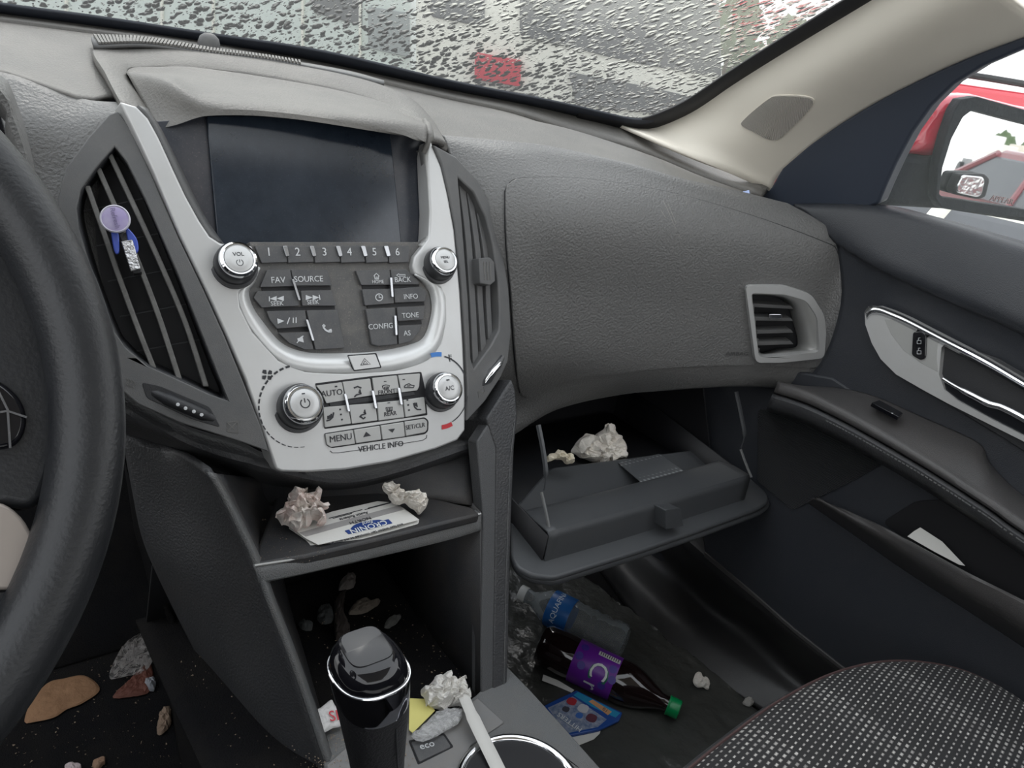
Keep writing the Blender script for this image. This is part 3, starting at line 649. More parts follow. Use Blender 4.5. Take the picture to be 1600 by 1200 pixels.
VCUT = [(1170, 453), (1228, 454), (1264, 466), (1282, 494), (1285, 520), (1283, 555), (1220, 561), (1184, 562)]
ac = [o for o in dash.children if o.name == 'airbag_cover'][0]
VP = fplane(1230, 505); VP.p = VP.p+VP.n*.007
for o in (face, ac): cut(o, VCUT)
vp = thing('air_vent', VP(1230, 505), 'silver framed side air vent at the passenger end of the dashboard', 'air vent')
vo = rnd([(1165, 446), (1228, 447), (1268, 460), (1288, 492), (1291, 520), (1288, 560), (1220, 567), (1181, 567)], 9)
vh = rnd([(1173, 458), (1226, 460), (1260, 470), (1277, 496), (1281, 550), (1220, 556), (1186, 559)], 8)
slab('silver_frame', vo, VP, .0065, -.004, M_SILV, vp, bevel=.0022, holes=[vh], bseg=3)
wi = [(1173, 458), (1200, 458), (1226, 460), (1260, 470), (1277, 496), (1281, 550), (1220, 556), (1186, 559), (1179, 505)]
wd = [(1174, 460), (1196, 461), (1218, 465), (1230, 476), (1238, 497), (1246, 540), (1215, 545), (1184, 550), (1178, 505)]
loft('inner_throat', [[VP(x, y, .005) for x, y in wi+wi[:1]], [VP(x, y, -.028) for x, y in wd+wd[:1]]], M_SILB, vp, nu=80, solid=.002, off=0)
slab('vent_cavity', [(1160, 440), (1290, 450), (1300, 570), (1170, 570)], VP, -.032, -.036, M_DEEP, vp)
for y0, y1 in ((474, 478), (495, 497), (516, 515), (534, 533)):
    slab('slat', [(1176, y0), (1236, y1), (1240, y1+5), (1178, y0+6)], VP, -.012, -.030, M_BEZ, vp, bevel=.0006)
slab('adjuster_tab', rnd([(1202, 491), (1222, 491), (1222, 498), (1203, 499)], 2), VP, -.006, -.014, M_CHR, vp, bevel=.001)
# ================================================================== STRUCTURE: floor, firewall
tag(box('floor', (-.02, .35, .085), (1.5, 1.75, .03), M_CARPET, None, .004), 'black carpeted car floor', None, None, 'structure')
tag(loft('wall_front', [[Vector((x, y, z)) for x in (-.78, -.3, .2, .73)] for y, z in ((.99, .095), (1.08, .14), (1.2, .40), (1.235, .92))], M_CARPET, None, nu=20, nv=14, solid=.01), 'black carpeted firewall ahead of the footwells', None, None, 'structure')
# ================================================================== CENTRE CONSOLE
con = thing('center_console', (.02, .5, .10), 'black and grey centre console with open bin, shelf and padded side pillars', 'console')
pe = [(326, 738), (345, 770), (372, 822), (399, 880), (420, 940), (446, 1005), (475, 1085), (512, 1195), (540, 1270)]
loft('side_panel', [
    [at(188, 672, y=.755), at(260, 696, y=.715), STK(320, 736, -.004)],
    [at(192, 690, y=.75), at(270, 715, y=.70), STK(338, 765, -.002)],
    [at(205, 760, y=.75), at(290, 800, y=.69), STK(364, 818)],
    [at(225, 850, y=.75), at(320, 900, y=.66), STK(398, 890)],
    [at(270, 950, y=.74), at(360, 1010, y=.63), STK(436, 993)],
    [at(330, 1070, y=.70), at(405, 1110, y=.58), STK(470, 1090)],
    [at(395, 1215, y=.62), at(455, 1230, y=.53), STK(512, 1215)]], M_LEATH, con, nu=24, nv=40, solid=.006)
loft('pillar_edge_strip', [[STK(x-3, y, .0015) for x, y in pe], [STK(x+5, y, .002) for x, y in pe], [STK(x+13, y+2, -.004) for x, y in pe]], M_CONS, con, nu=60, solid=.004)
loft('inner_side_wall', [[STK(x+11, y+2, -.003) for x, y in pe[:-1]], [at(425, 750, y=.70), at(425, 775, y=.70), at(428, 800, y=.70), at(440, 880, y=.76), at(450, 930, y=.78), at(470, 980, y=.78), at(490, 1020, y=.78), at(520, 1060, y=.74)]], M_CONSD, con, nu=40, nv=8, solid=.004)
loft('upper_back_panel', rows([(400, 745, .68), (560, 752, .66), (700, 712, .65), (730, 692, .655), (741, 684, .66)], [(410, 790, .69), (560, 790, .655), (668, 783, .625), (728, 788, .60), (741, 790, .60)]), M_CONSD, con, nu=40, nv=6, solid=.004)
SH = HZ(.527)
sh = [(396, 880), (404, 850), (428, 800), (432, 770), (560, 770), (668, 776), (736, 793), (749, 803), (749, 826)]
slab('shelf', [(397, 882), (404, 850), (424, 800), (432, 768), (560, 766), (668, 776), (737, 792), (750, 803), (700, 815), (600, 840), (480, 868)], SH, 0, -.012, M_CONSD, con, bevel=.003)
front = [STK(x, y, .002) for x, y in [(397, 884), (480, 870), (600, 841), (700, 816), (750, 803)]]
front2 = [STK(x, y, -.002) for x, y in [(404, 912), (480, 896), (600, 868), (700, 844), (750, 829)]]
loft('shelf_front_edge', [[p+Vector((0, .012, .0)) for p in front], [p+Vector((0, 0, .0)) for p in front], [a*.5+b*.5-Vector((0, .003, 0)) for a, b in zip(front, front2)], front2, yoff(front2, .02, 0)], M_CONS, con, nu=40, nv=14, solid=.003)
tube('shelf_trim_line', [p+Vector((0, -.001, .001)) for p in front], .0013, M_SILB, con, seg=30, n=6)
# bin interior
mesh('bin_back', [(-.17, .80, .29), (.145, .80, .29), (.145, .74, .53), (-.17, .74, .53)], [(0, 1, 2, 3)], M_DEEP, con, solid=.004)
mesh('bin_side', [STK(754, 800, -.002), STK(754, 1094, -.002), (.150, .80, .29), (.150, .74, .53)], [(0, 1, 2, 3)], M_CONSD, con, solid=.004)
loft('bin_floor', [[Vector((x, .80, .312)), Vector((x, .65, .312)), Vector((x, .50, .322))] for x in (-.18, -.05, .05, .145)], M_CARPET, con, nu=20, nv=20, solid=.004)
# right pillar
slab('pillar_smooth_strip', [(745, 690), (768, 655), (776, 700), (775, 800), (774, 900), (772, 1000), (771, 1098), (752, 1093), (752, 1000), (754, 900), (755, 800)], STK, .000, -.02, M_PIL, con, bevel=.002)
slab('pillar_leather', [(760, 655), (800, 592), (806, 610), (809, 650), (804, 700), (800, 800), (797, 900), (795, 1000), (792, 1098), (789, 1105), (770, 1097), (771, 1000), (773, 900), (774, 800), (775, 700)], STK, .0015, -.10, M_LEATH, con, bevel=.005, bseg=3)
strokes('stitch_line', [[(804, 660), (797, 720), (794, 800), (791, 900), (789, 1000), (787, 1098)]], STK, .0022, .0004, M_CONS, con)
# console top
CT = HZ(.33)
slab('console_top', [(744, 1086), (791, 1040), (832, 1082), (880, 1135), (1000, 1270), (900, 1500), (530, 1500), (512, 1230), (500, 1150), (560, 1080), (620, 1100), (700, 1120)], CT, 0, -.012, M_CONS, con, bevel=.002,
     holes=[circ(812, 1232, 84, 0, 345, 30, 80)])
slab('console_plate', [(746, 1090), (788, 1128), (770, 1140), (735, 1165), (700, 1240), (560, 1300), (530, 1260), (510, 1195), (560, 1150), (640, 1130), (700, 1125)], CT, .0025, -.002, plastic('console_plate_grey', (.19, .19, .19), .45, .1, 1500, .35, (.24, .2, .16), dscale=25, speck=.4), con, bevel=.001)
slab('console_flank', [(791, 1040), (832, 1082), (880, 1135), (1000, 1270), (990, 1290), (870, 1150), (780, 1050)], CT, -.004, -.225, M_CONSD, con, bevel=.002)
loft('tunnel_carpet', [[at(188, 690, y=.78), at(230, 860, y=.80), at(260, 960, y=.78), at(325, 1080, y=.73), at(390, 1230, y=.64)],
     [at(205, 800, z=.30), at(240, 900, z=.25), at(258, 980, z=.22), at(295, 1100, z=.2), at(345, 1260, z=.2)],
     [at(215, 870, z=.1), at(238, 950, z=.1), at(252, 1030, z=.1), at(270, 1130, z=.1), at(310, 1330, z=.1)]], M_CARPET, con, nu=30, nv=20, solid=.006)
# ================================================================== GLOVE BOX
gb = thing('glove_box', (.44, .70, .38), 'open black glove box bin hanging out below the airbag panel', 'glove box')
LP = Pl((.4, .506, .445), (0, -.22, .975))
lid = slab('lid', rnd([(798, 800), (798, 868), (808, 886), (832, 899), (866, 903), (1000, 861), (1100, 826), (1190, 793), (1203, 782), (1197, 768), (1165, 740), (1100, 700), (860, 730)], 8), LP, 0, -.009, M_GLOV, gb, bevel=.0035, bseg=3)
slab('outer_skin', rnd([(800, 830), (800, 876), (812, 893), (836, 905), (868, 909), (1000, 868), (1100, 834), (1190, 801), (1206, 789), (1198, 772), (1100, 720), (860, 760)], 8), LP, -.0105, -.021, M_GLOV, lid, bevel=.004, bseg=3)
BF = Pl((.4, .545, .49), (0, -.97, -.1)); BT = Pl((.4, .545, .490), (0, -.05, 1))
ff = [(857, 833), (1174, 745), (1177, 780), (857, 880)]
fr = [BT(858, 836), BT(1000, 797), BT(1172, 746)]
le = (fr[0]+Vector((0, .075, -.004)), fr[-1]+Vector((0, .055, -.004)))
low = [p+Vector((0, -.004, -.052)) for p in fr]
loft('bin_front', [low, [p+Vector((0, -.001, -.004)) for p in fr], [p+Vector((0, .001, .000)) for p in fr], [p+Vector((0, .007, .0035)) for p in fr], [p+Vector((0, .055, .000)) for p in fr], [p+Vector((0, .075, -.026)) for p in fr]], M_GLOV, gb, nu=24, nv=30, solid=.003)
x0, x1 = fr[0].x, fr[-1].x
mesh('bin_side', [(x0, fr[0].y, .42), (x0, fr[0].y, .489), (x0, .80, .52), (x0, .80, .42)], [(0, 1, 2, 3)], M_DEEP, gb, solid=.003, off=1)  # blacker than the bin front: shade on the side put into the colour
mesh('bin_side', [(x1, fr[-1].y, .42), (x1, fr[-1].y, .489), (x1, .80, .52), (x1, .80, .42)], [(0, 1, 2, 3)], M_DEEP, gb, solid=.003, off=-1)  # far side blackened the same way in place of shade
mesh('bin_floor', [(x0, .56, .458), (x1, .56, .458), (x1, .84, .458), (x0, .84, .458)], [(0, 1, 2, 3)], M_BLK, gb, solid=.003)
# housing around the bin
mesh('housing', [(.235, .77, .60), (.67, .70, .60), (.67, .86, .60), (.235, .86, .60), (.235, .86, .42), (.67, .86, .42), (.235, .62, .40), (.67, .60, .40)],
     [(0, 1, 2, 3), (3, 2, 5, 4), (0, 3, 4, 6), (1, 7, 5, 2)], M_DEEP, gb, solid=.003, smooth=False)
LT = Pl((.5, .522, .47), (0, -1, .15))
lt = slab('latch', rnd([(1040, 797), (1063, 794), (1068, 822), (1040, 827)], 2), LT, .006, -.018, M_GLOV, gb, bevel=.002)
for q, (xx, up, lo) in enumerate(((.232, [(841, 664), (848, 700), (853, 740), (850, 766)], [(846, 769), (853, 800), (859, 831)]), (.648, [(1150, 612), (1158, 650), (1163, 680), (1158, 700)], [(1157, 702), (1165, 724), (1174, 746)]))):
    tube('hinge_arm', [at(a, b, x=xx) for a, b in up], [.0035, .0035, .0035, .001], M_GLOV, gb, seg=16, n=6)
    tube('hinge_arm', [at(a, b, x=xx) for a, b in lo], [.0022], M_CONS, gb, seg=10, n=6)
# ================================================================== DOOR
door = thing('door_panel', (.70, .40, .20), 'black passenger door panel with silver handle bezel, armrest and map pocket', 'door')
XP = lambda x: Pl((x, 0, 0), (-1, 0, 0), (0, -1, 0))
up = loft('upper_panel', rowsx(
    [(1240, 318, .71), (1372, 319, .715), (1480, 343, .72), (1600, 377, .72), (1750, 412, .72)],
    [(1252, 326, .695), (1372, 333, .692), (1480, 360, .69), (1600, 402, .69), (1750, 455, .69)],
    [(1292, 366, .69), (1372, 395, .676), (1480, 440, .673), (1600, 496, .67), (1750, 570, .67)],
    [(1304, 380, .692), (1372, 419, .678), (1480, 468, .676), (1600, 522, .676), (1750, 598, .676)],
    [(1308, 386, .696), (1372, 427, .690), (1480, 477, .69), (1600, 532, .69), (1750, 608, .69)],
    [(1314, 470, .705), (1372, 500, .703), (1480, 550, .702), (1600, 620, .70), (1750, 710, .70)],
    [(1286, 560, .705), (1372, 590, .703), (1480, 645, .702), (1600, 740, .70), (1750, 830, .70)],
    [(1240, 610, .705), (1364, 640, .703), (1450, 690, .702), (1600, 800, .70), (1750, 900, .70)]), M_DOOR, door, nu=50, nv=60, solid=.008)
slab('lower_panel', [(1080, 600), (1120, 560), (1300, 590), (1750, 880), (1750, 1400), (1320, 1046), (1240, 983), (1182, 932), (1100, 862)], XP(.702), 0, -.02, M_DOOR, door, bevel=.003)
slab('bottom_edge_highlight', [(1100, 862), (1182, 931), (1240, 982), (1320, 1045), (1750, 1398), (1750, 1412), (1320, 1052), (1240, 989), (1182, 938), (1100, 870)], XP(.702), .003, -.002, M_DOORL, door, bevel=.001)  # lighter strip that paints the highlight along the door's bottom edge
M_MESH = plastic('ribbed_speaker_mesh', (.030, .031, .034), .5)
nt = M_MESH.node_tree; w = nt.nodes.new('ShaderNodeTexWave'); w.bands_direction = 'Z'; w.inputs['Scale'].default_value = 130; tcx_ = nt.nodes.new('ShaderNodeTexCoord')
nt.links.new(tcx_.outputs['Object'], w.inputs['Vector']); bp = nt.nodes.new('ShaderNodeBump'); bp.inputs['Distance'].default_value = .002; bp.inputs['Strength'].default_value = 1
nt.links.new(w.outputs[0], bp.inputs['Height']); nt.links.new(bp.outputs[0], nt.nodes['Principled BSDF'].inputs['Normal'])
slab('speaker_mesh', rnd([(1184, 640), (1282, 642), (1393, 718), (1330, 752), (1238, 797), (1183, 752)], 5), XP(.702), .004, -.002, M_MESH, door, bevel=.001)
# armrest
AB = [(1215, 600), (1262, 603), (1310, 606), (1364, 618), (1450, 655), (1530, 692), (1546, 722), (1600, 775), (1750, 880)]
AF = [(1215, 596), (1262, 611), (1310, 633), (1364, 662), (1450, 712), (1530, 763), (1560, 783), (1600, 812), (1750, 910)]
ar = [[at(a, b, x=.700) for a, b in AB], [at(a, b, x=.640) for a, b in AF]]
def sh_(L, dx, dy, x): return [at(a+dx, b+dy, x=x) for a, b in L]
loft('armrest', [ar[0], [a*.5+b*.5+Vector((0, 0, .002)) for a, b in zip(*ar)], ar[1], sh_(AF, -2, 6, .634), sh_(AF, -5, 14, .632), sh_(AF, -7, 18, .636)], M_DOORL, door, nu=60, nv=26, solid=.006)
loft('stitched_roll', [sh_(AF, -7, 18, .638), sh_(AF, -10, 24, .630), sh_(AF, -14, 34, .632), sh_(AF, -17, 42, .645), sh_(AF, -18, 46, .70)], M_LEATH, door, nu=60, nv=22, solid=.004)
st = spline(sh_(AF, -12, 28, .6295), 90); V = []; F = []
for i in range(18, 88):
    p = st[i]; d = (st[i+1]-st[i-1]).normalized()*.0018; k = len(V); u = Vector((0, 0, .0007)); V += [p-d-u, p+d-u, p+d+u, p-d+u]; F.append((k, k+1, k+2, k+3))
mesh('stitching', V, F, M_CONS, door, solid=.0006, smooth=False, off=0)
slab('window_switch_plate', [(1362, 629), (1374, 625), (1411, 645), (1404, 651)], Pl(at(1386, 638, x=.675), (0, 0, 1)), .0055, 0, M_PIANO, door, bevel=.0005)
lathe('indicator_dot', Pl(at(1386, 638, x=.675), (0, 0, 1))(1394, 646, .006), (0, 0, 1), [(.0012, 0), (.0012, .0006), (.0001, .0008)], M_INK, door, n=10)
# map pocket
loft('map_pocket', rowsx(
    [(1262, 786, .702), (1340, 840, .702), (1420, 896, .702), (1508, 952, .702), (1600, 1012, .702), (1750, 1110, .702)],
    [(1275, 780, .668), (1350, 828, .66), (1425, 876, .655), (1508, 928, .653), (1600, 985, .65), (1750, 1080, .65)],
    [(1310, 792, .668), (1364, 823, .655), (1420, 853, .648), (1508, 902, .645), (1600, 955, .64), (1750, 1040, .64)],
    [(1325, 798, .670), (1374, 820, .658), (1420, 844, .652), (1508, 892, .648), (1600, 938, .645), (1750, 1010, .645)],
    [(1330, 802, .69), (1376, 824, .68), (1420, 850, .67), (1508, 898, .668), (1600, 944, .668), (1750, 1010, .668)]), M_DOORL, door, nu=50, nv=30, solid=.004)
slab('pocket_opening', rnd([(1378, 816), (1430, 783), (1500, 779), (1600, 846), (1750, 940), (1750, 1040), (1600, 950), (1508, 900), (1420, 846)], 10), XP(.702), .003, -.001, M_DEEP, door, bevel=.001)
# silver handle bezel
DP = Pl(at(1450, 550, x=.687), (-1, -.02, .03), (0, -1, 0))
bo = [(1351, 487), (1357, 479), (1372, 478), (1395, 486), (1420, 497), (1472, 524), (1540, 559), (1600, 594), (1750, 682), (1750, 790), (1600, 690), (1540, 660), (1480, 630), (1440, 608), (1400, 585), (1376, 561), (1362, 536), (1352, 507)]
bh = [(1471, 543), (1478, 536), (1490, 539), (1540, 568), (1600, 603), (1750, 690), (1750, 782), (1600, 681), (1540, 650), (1495, 625), (1476, 610), (1467, 585)]
bz = slab('handle_bezel', bo, DP, .010, -.004, M_SILV, door, bevel=.0025, holes=[bh], bseg=3)
rec = [(1382, 499), (1400, 500), (1440, 516), (1466, 530), (1464, 560), (1466, 582), (1440, 568), (1412, 548), (1392, 522)]
slab('bezel_recess', rec, DP, .0102, .009, M_SILB, bz, bevel=.0004)
sw = slab('lock_switch', rnd([(1426, 519), (1441, 517), (1448, 524), (1446, 560), (1438, 563), (1424, 555)], 4), DP, .0125, .009, M_PIANO, bz, bevel=.0012)
for y in (533, 549): strokes('icon', [[(1433, y+4), (1439, y+4), (1439, y-1), (1433, y-1), (1433, y+4)], [(1435, y-1), (1435, y-5), (1438, y-5)]], DP, .0128, .0003, M_INK, sw)
slab('handle_cavity', [(1460, 525), (1560, 560), (1750, 670), (1750, 800), (1560, 680), (1460, 620)], DP, -.001, -.004, M_BLK, door, bevel=.001)
hl = [DP(1474, 592, .012), DP(1490, 602, .016), DP(1520, 618, .018), DP(1548, 632, .018), DP(1560, 634, .016), DP(1600, 654, .016), DP(1700, 715, .016)]
tube('door_handle', hl, [.0025, .004, .0045, .0045, .004, .0045, .0045], M_CHR, door, seg=30, n=10)
slab('handle_blade', [(1474, 594), (1520, 620), (1560, 638), (1600, 658), (1700, 720), (1700, 765), (1600, 684), (1540, 652), (1495, 628), (1478, 611)], DP, .006, .002, plastic('handle_black', (.012, .013, .016), .22), door, bevel=.001)
loft('bezel_rim', [[DP(x, y, .0105) for x, y in [(1351, 487), (1357, 479), (1372, 478), (1395, 486), (1420, 497), (1472, 524), (1540, 559), (1600, 594), (1750, 682)]],
     [DP(x, y+4, .0128) for x, y in [(1353, 489), (1358, 482), (1372, 480), (1395, 489), (1420, 500), (1472, 527), (1540, 563), (1600, 598), (1750, 686)]],
     [DP(x, y+9, .0105) for x, y in [(1355, 491), (1360, 484), (1372, 483), (1395, 491), (1420, 503), (1472, 530), (1540, 566), (1600, 601), (1750, 689)]]], M_CHR, door, nu=60, solid=.001)
# sail panel and window frame (leans inwards)
LN = Pl((.712, .5, .92), (-1, 0, -.30), (0, -1, 0))
slab('sail_panel', [(1204, 294), (1222, 262), (1262, 228), (1312, 193), (1380, 152), (1450, 117), (1530, 82), (1600, 56), (1750, 5), (1750, 25), (1600, 76), (1535, 104), (1490, 132), (1455, 166), (1425, 208), (1400, 255), (1384, 290), (1372, 319), (1340, 330), (1262, 352), (1190, 342), (1188, 300)], LN, .006, -.02, M_SAIL, door, bevel=.004, bseg=3)
# sill and kick panel
sill = thing('door_sill', (.68, .55, .10), 'scuffed black plastic door sill beside the passenger floor mat', 'door sill')
loft('kick_trim', [[at(930, 880, z=.104), at(950, 910, z=.104), at(1010, 985, z=.104), at(1100, 1055, z=.104), at(1190, 1110, z=.104), at(1300, 1170, z=.104)],
     [at(960, 870, z=.14), at(985, 905, z=.14), at(1055, 970, z=.135), at(1130, 1018, z=.135), at(1212, 1075, z=.135), at(1330, 1150, z=.135)],
     [at(1010, 850, z=.17), at(1050, 890, z=.165), at(1100, 940, z=.16), at(1165, 985, z=.16), at(1240, 1050, z=.16), at(1370, 1150, z=.16)],
     [at(1050, 840, x=.70), at(1095, 875, x=.70), at(1140, 912, x=.70), at(1200, 958, x=.70), at(1275, 1018, x=.70), at(1420, 1130, x=.70)],
     [at(1060, 800, x=.735), at(1110, 845, x=.735), at(1165, 895, x=.735), at(1230, 948, x=.735), at(1310, 1010, x=.735), at(1460, 1130, x=.735)]], plastic('sill_plastic', (.022, .022, .023), .42, .1, 1200, .25, (.07, .065, .06), dscale=10, speck=.3), sill, nu=50, nv=30, solid=.004)
# ================================================================== WINDSHIELD, A-PILLAR
FW = lambda x, z: 1.135-.33*x*x-(z-.957)*2.14
A0 = [(960, 186), (1003, 192), (1065, 168), (1133, 121), (1203, 75), (1335, -8), (1465, -90)]
A4 = [(1205, 300), (1216, 276), (1262, 233), (1312, 196), (1380, 155), (1500, 97), (1640, 45)]
e0 = [surf(a, b, FW)+Vector((0, -.012, -.006)) for a, b in A0]; e4 = [LN(a, b, .004) for a, b in A4]
e0 = spline(e0, 24); e4 = spline(e4, 24); Rw = []
for k in range(9):
    t = k/8; bul = math.sin(t*math.pi)
    Rw.append([CAM+((a-CAM)*(1-t)+(b-CAM)*t)*(1-.035*bul) for a, b in zip(e0, e4)])
pil = thing('pillar_trim', (.66, .8, .92), 'cream A-pillar trim with an oval speaker mesh between the windshield and door', 'pillar trim')
pt = loft('trim_cover', Rw, M_CREAM, pil, nu=40, nv=40, solid=.005, off=1)
PB = bvh_of(pt)
gpx = [(1158, 196), (1163, 186), (1185, 166), (1205, 151), (1215, 148), (1245, 148), (1267, 151), (1273, 158), (1266, 170), (1250, 188), (1226, 211), (1214, 219), (1200, 218), (1178, 207)]
drape('speaker_rim', gpx, PB, .0015, M_CREAM, pil, rings=6, n=70, edge=.001)
cxg, cyg = 1216, 184
M_CMESH = plastic('cream_speaker_mesh', (.50, .465, .42), .7)
nt = M_CMESH.node_tree; w = nt.nodes.new('ShaderNodeTexWave'); w.bands_direction = 'DIAGONAL'; w.inputs['Scale'].default_value = 330; t_ = nt.nodes.new('ShaderNodeTexCoord')
nt.links.new(t_.outputs['Object'], w.inputs['Vector']); bp = nt.nodes.new('ShaderNodeBump'); bp.inputs['Distance'].default_value = .0015
nt.links.new(w.outputs[0], bp.inputs['Height']); nt.links.new(bp.outputs[0], nt.nodes['Principled BSDF'].inputs['Normal'])
drape('speaker_mesh', [(cxg+(x-cxg)*.965, cyg+(y-cyg)*.95) for x, y in gpx], PB, .0026, M_CMESH, pil, rings=8, n=70, edge=.0008)
bo_ = [(900, 164), (945, 172), (985, 178), (1010, 175), (1062, 152), (1130, 106), (1200, 60), (1330, -22), (1470, -108)]
bi_ = [(890, 172), (940, 184), (985, 196), (1015, 194), (1074, 172), (1142, 124), (1210, 79), (1342, -4), (1480, -90)]
s1 = [surf(a, b, FW)+Vector((0, -.010, -.004)) for a, b in bo_]; s2 = [surf(a, b, FW)+Vector((0, -.020, -.008)) for a, b in bi_]
loft('glass_seal', [s1, s2], MATS['black_rubber'], pil, nu=60, solid=.004)
# body sides and rear bulkhead that close the cabin below the windows
for nm, c, sz, lb in (('wall_left', (-.86, -.2, .50), (.06, 2.2, .84), 'dark inner door and body side beside the driver'), ('wall_right', (.80, -.62, .50), (.06, 1.4, .84), 'dark inner body side behind the passenger door'), ('wall_right', (.79, .80, .40), (.05, .9, .70), 'dark body side ahead of the passenger door'), ('wall_back', (-.03, -1.3, .52), (1.7, .06, .88), 'dark rear bulkhead of the cabin')):
    tag(box(nm, c, sz, M_DOOR, None, .01), lb, None, None, 'structure')
# headliner above and behind the viewer
tag(loft('ceiling', [[Vector((x, y, z-.10*abs(x)**2.5)) for x in (-.62, -.3, 0, .3, .58)] for y, z in ((.16, 1.36), (-.2, 1.42), (-.8, 1.42), (-1.3, 1.36))], M_CREAM, None, nu=24, nv=14, solid=.02, off=1), 'cream headliner above the front seats', None, None, 'structure')
# wet windshield
M_WS = bpy.data.materials.new('rainy_glass'); M_WS.use_nodes = True; nt = M_WS.node_tree; nt.nodes.clear(); L = nt.links.new
out = nt.nodes.new('ShaderNodeOutputMaterial'); tr = nt.nodes.new('ShaderNodeBsdfTransparent'); tr.inputs[0].default_value = (.96, .98, .97, 1)
rf = nt.nodes.new('ShaderNodeBsdfRefraction'); rf.inputs['IOR'].default_value = 1.12; rf.inputs['Roughness'].default_value = .20; rf.inputs[0].default_value = (.95, .96, .95, 1)
gl = nt.nodes.new('ShaderNodeBsdfGlossy'); gl.inputs['Roughness'].default_value = .05
t_ = nt.nodes.new('ShaderNodeTexCoord'); mp = nt.nodes.new('ShaderNodeMapping'); L(t_.outputs['Object'], mp.inputs[0]); mp.inputs['Scale'].default_value = (1, .55, .55)
wob = nt.nodes.new('ShaderNodeTexNoise'); wob.inputs['Scale'].default_value = 60
L(mp.outputs[0], wob.inputs['Vector']); add = nt.nodes.new('ShaderNodeVectorMath'); add.operation = 'MULTIPLY_ADD'; add.inputs[1].default_value = (.014, .014, .014)
L(wob.outputs['Color'], add.inputs[0]); L(mp.outputs[0], add.inputs[2])
vo_ = nt.nodes.new('ShaderNodeTexVoronoi'); vo_.inputs['Scale'].default_value = 105; L(add.outputs[0], vo_.inputs['Vector'])
v2 = nt.nodes.new('ShaderNodeTexVoronoi'); v2.inputs['Scale'].default_value = 210; L(add.outputs[0], v2.inputs['Vector'])
mn = nt.nodes.new('ShaderNodeMath'); mn.operation = 'MINIMUM'
m2 = nt.nodes.new('ShaderNodeMath'); m2.operation = 'MULTIPLY_ADD'; m2.inputs[1].default_value = 1.0; m2.inputs[2].default_value = .18
L(v2.outputs[0], m2.inputs[0]); L(vo_.outputs[0], mn.inputs[0]); L(m2.outputs[0], mn.inputs[1])
msk = nt.nodes.new('ShaderNodeMapRange'); msk.inputs[1].default_value = .50; msk.inputs[2].default_value = .40; msk.inputs[3].default_value = .5; msk.inputs[4].default_value = 1; L(mn.outputs[0], msk.inputs[0])
ht = nt.nodes.new('ShaderNodeMapRange'); ht.inputs[1].default_value = .5; ht.inputs[2].default_value = 0; L(mn.outputs[0], ht.inputs[0])
bp = nt.nodes.new('ShaderNodeBump'); bp.inputs['Strength'].default_value = .38; bp.inputs['Distance'].default_value = .0014; L(ht.outputs[0], bp.inputs['Height'])
L(bp.outputs[0], rf.inputs['Normal']); L(bp.outputs[0], gl.inputs['Normal'])
a1 = nt.nodes.new('ShaderNodeMixShader'); a1.inputs[0].default_value = .05; L(rf.outputs[0], a1.inputs[1]); L(gl.outputs[0], a1.inputs[2])
a2 = nt.nodes.new('ShaderNodeMixShader'); L(msk.outputs[0], a2.inputs[0]); L(tr.outputs[0], a2.inputs[1]); L(a1.outputs[0], a2.inputs[2]); 
tl = nt.nodes.new('ShaderNodeBsdfTranslucent'); tl.inputs[0].default_value = (.95, .96, .93, 1); L(bp.outputs[0], tl.inputs['Normal'])
a3 = nt.nodes.new('ShaderNodeMixShader'); a3.inputs[0].default_value = .05; L(a2.outputs[0], a3.inputs[1]); L(tl.outputs[0], a3.inputs[2]); L(a3.outputs[0], out.inputs[0])
ws = []
for zz in (.93, .97, 1.05, 1.15, 1.28, 1.40):
    ws.append([Vector((x, FW(x, zz), zz)) for x in (-.78, -.5, -.25, 0, .25, .5, .72-.5*(zz-.93))])
tag(loft('window_1', ws, M_WS, None, nu=40, nv=30, solid=0), 'raked windshield covered in raindrops', None, None, 'structure')
gm = glassy('side_glass', (.9, .95, .93), .02, alpha=.03)
tag(slab('window_2', [(1355, 345), (1385, 280), (1440, 180), (1520, 100), (1750, 0), (1750, 450), (1600, 390)], LN, -.022, -.026, gm, None, bevel=0), 'passenger door window glass', None, None, 'structure')
# ================================================================== STEERING WHEEL
WC = Vector((-.485, .335, .85)); WPn = Vector((0, -.838, .545)); WPl = Pl(WC, WPn)
sw_ = thing('steering_wheel', WC, 'worn black leather steering wheel at the left edge of the view', 'steering wheel')
ring = [WC+(WPl.r*math.cos(a)+WPl.u*math.sin(a))*.1725 for a in [2*math.pi*i/120 for i in range(120)]]
tube('rim', ring, .0145, M_WHEEL, sw_, n=24, closed=True, flat=1.0, up=WPn)
a_ = math.radians(36)
for aa in (35, 37.5):
    a_ = math.radians(aa); cc = WC+(WPl.r*math.cos(a_)+WPl.u*math.sin(a_))*.1725; tt = (WPl.u*math.cos(a_)-WPl.r*math.sin(a_))
tube('rim_seam', [cc-tt*.0012, cc+tt*.0012], .0149, M_LEATH, sw_, n=24)
slab('spoke', smpx([(-330, 380), (-120, 330), (0, 350), (45, 440), (80, 540), (98, 640), (85, 740), (55, 795), (0, 790), (-150, 800), (-330, 800)], 60), WPl, -.004, -.03, M_WHEEL, sw_, bevel=.010, bseg=4)
lathe('airbag_hub', WC-WPn*.03, WPn, [(.085, 0), (.088, .018), (.078, .034), (.05, .042), (.0001, .045)], M_WHEEL, sw_, n=40)
po = slab('thumb_control', smpx([(-60, 600), (-10, 592), (28, 618), (42, 655), (30, 690), (0, 702), (-60, 700)], 40), WPl, .000, -.006, M_PIANO, sw_, bevel=.002)
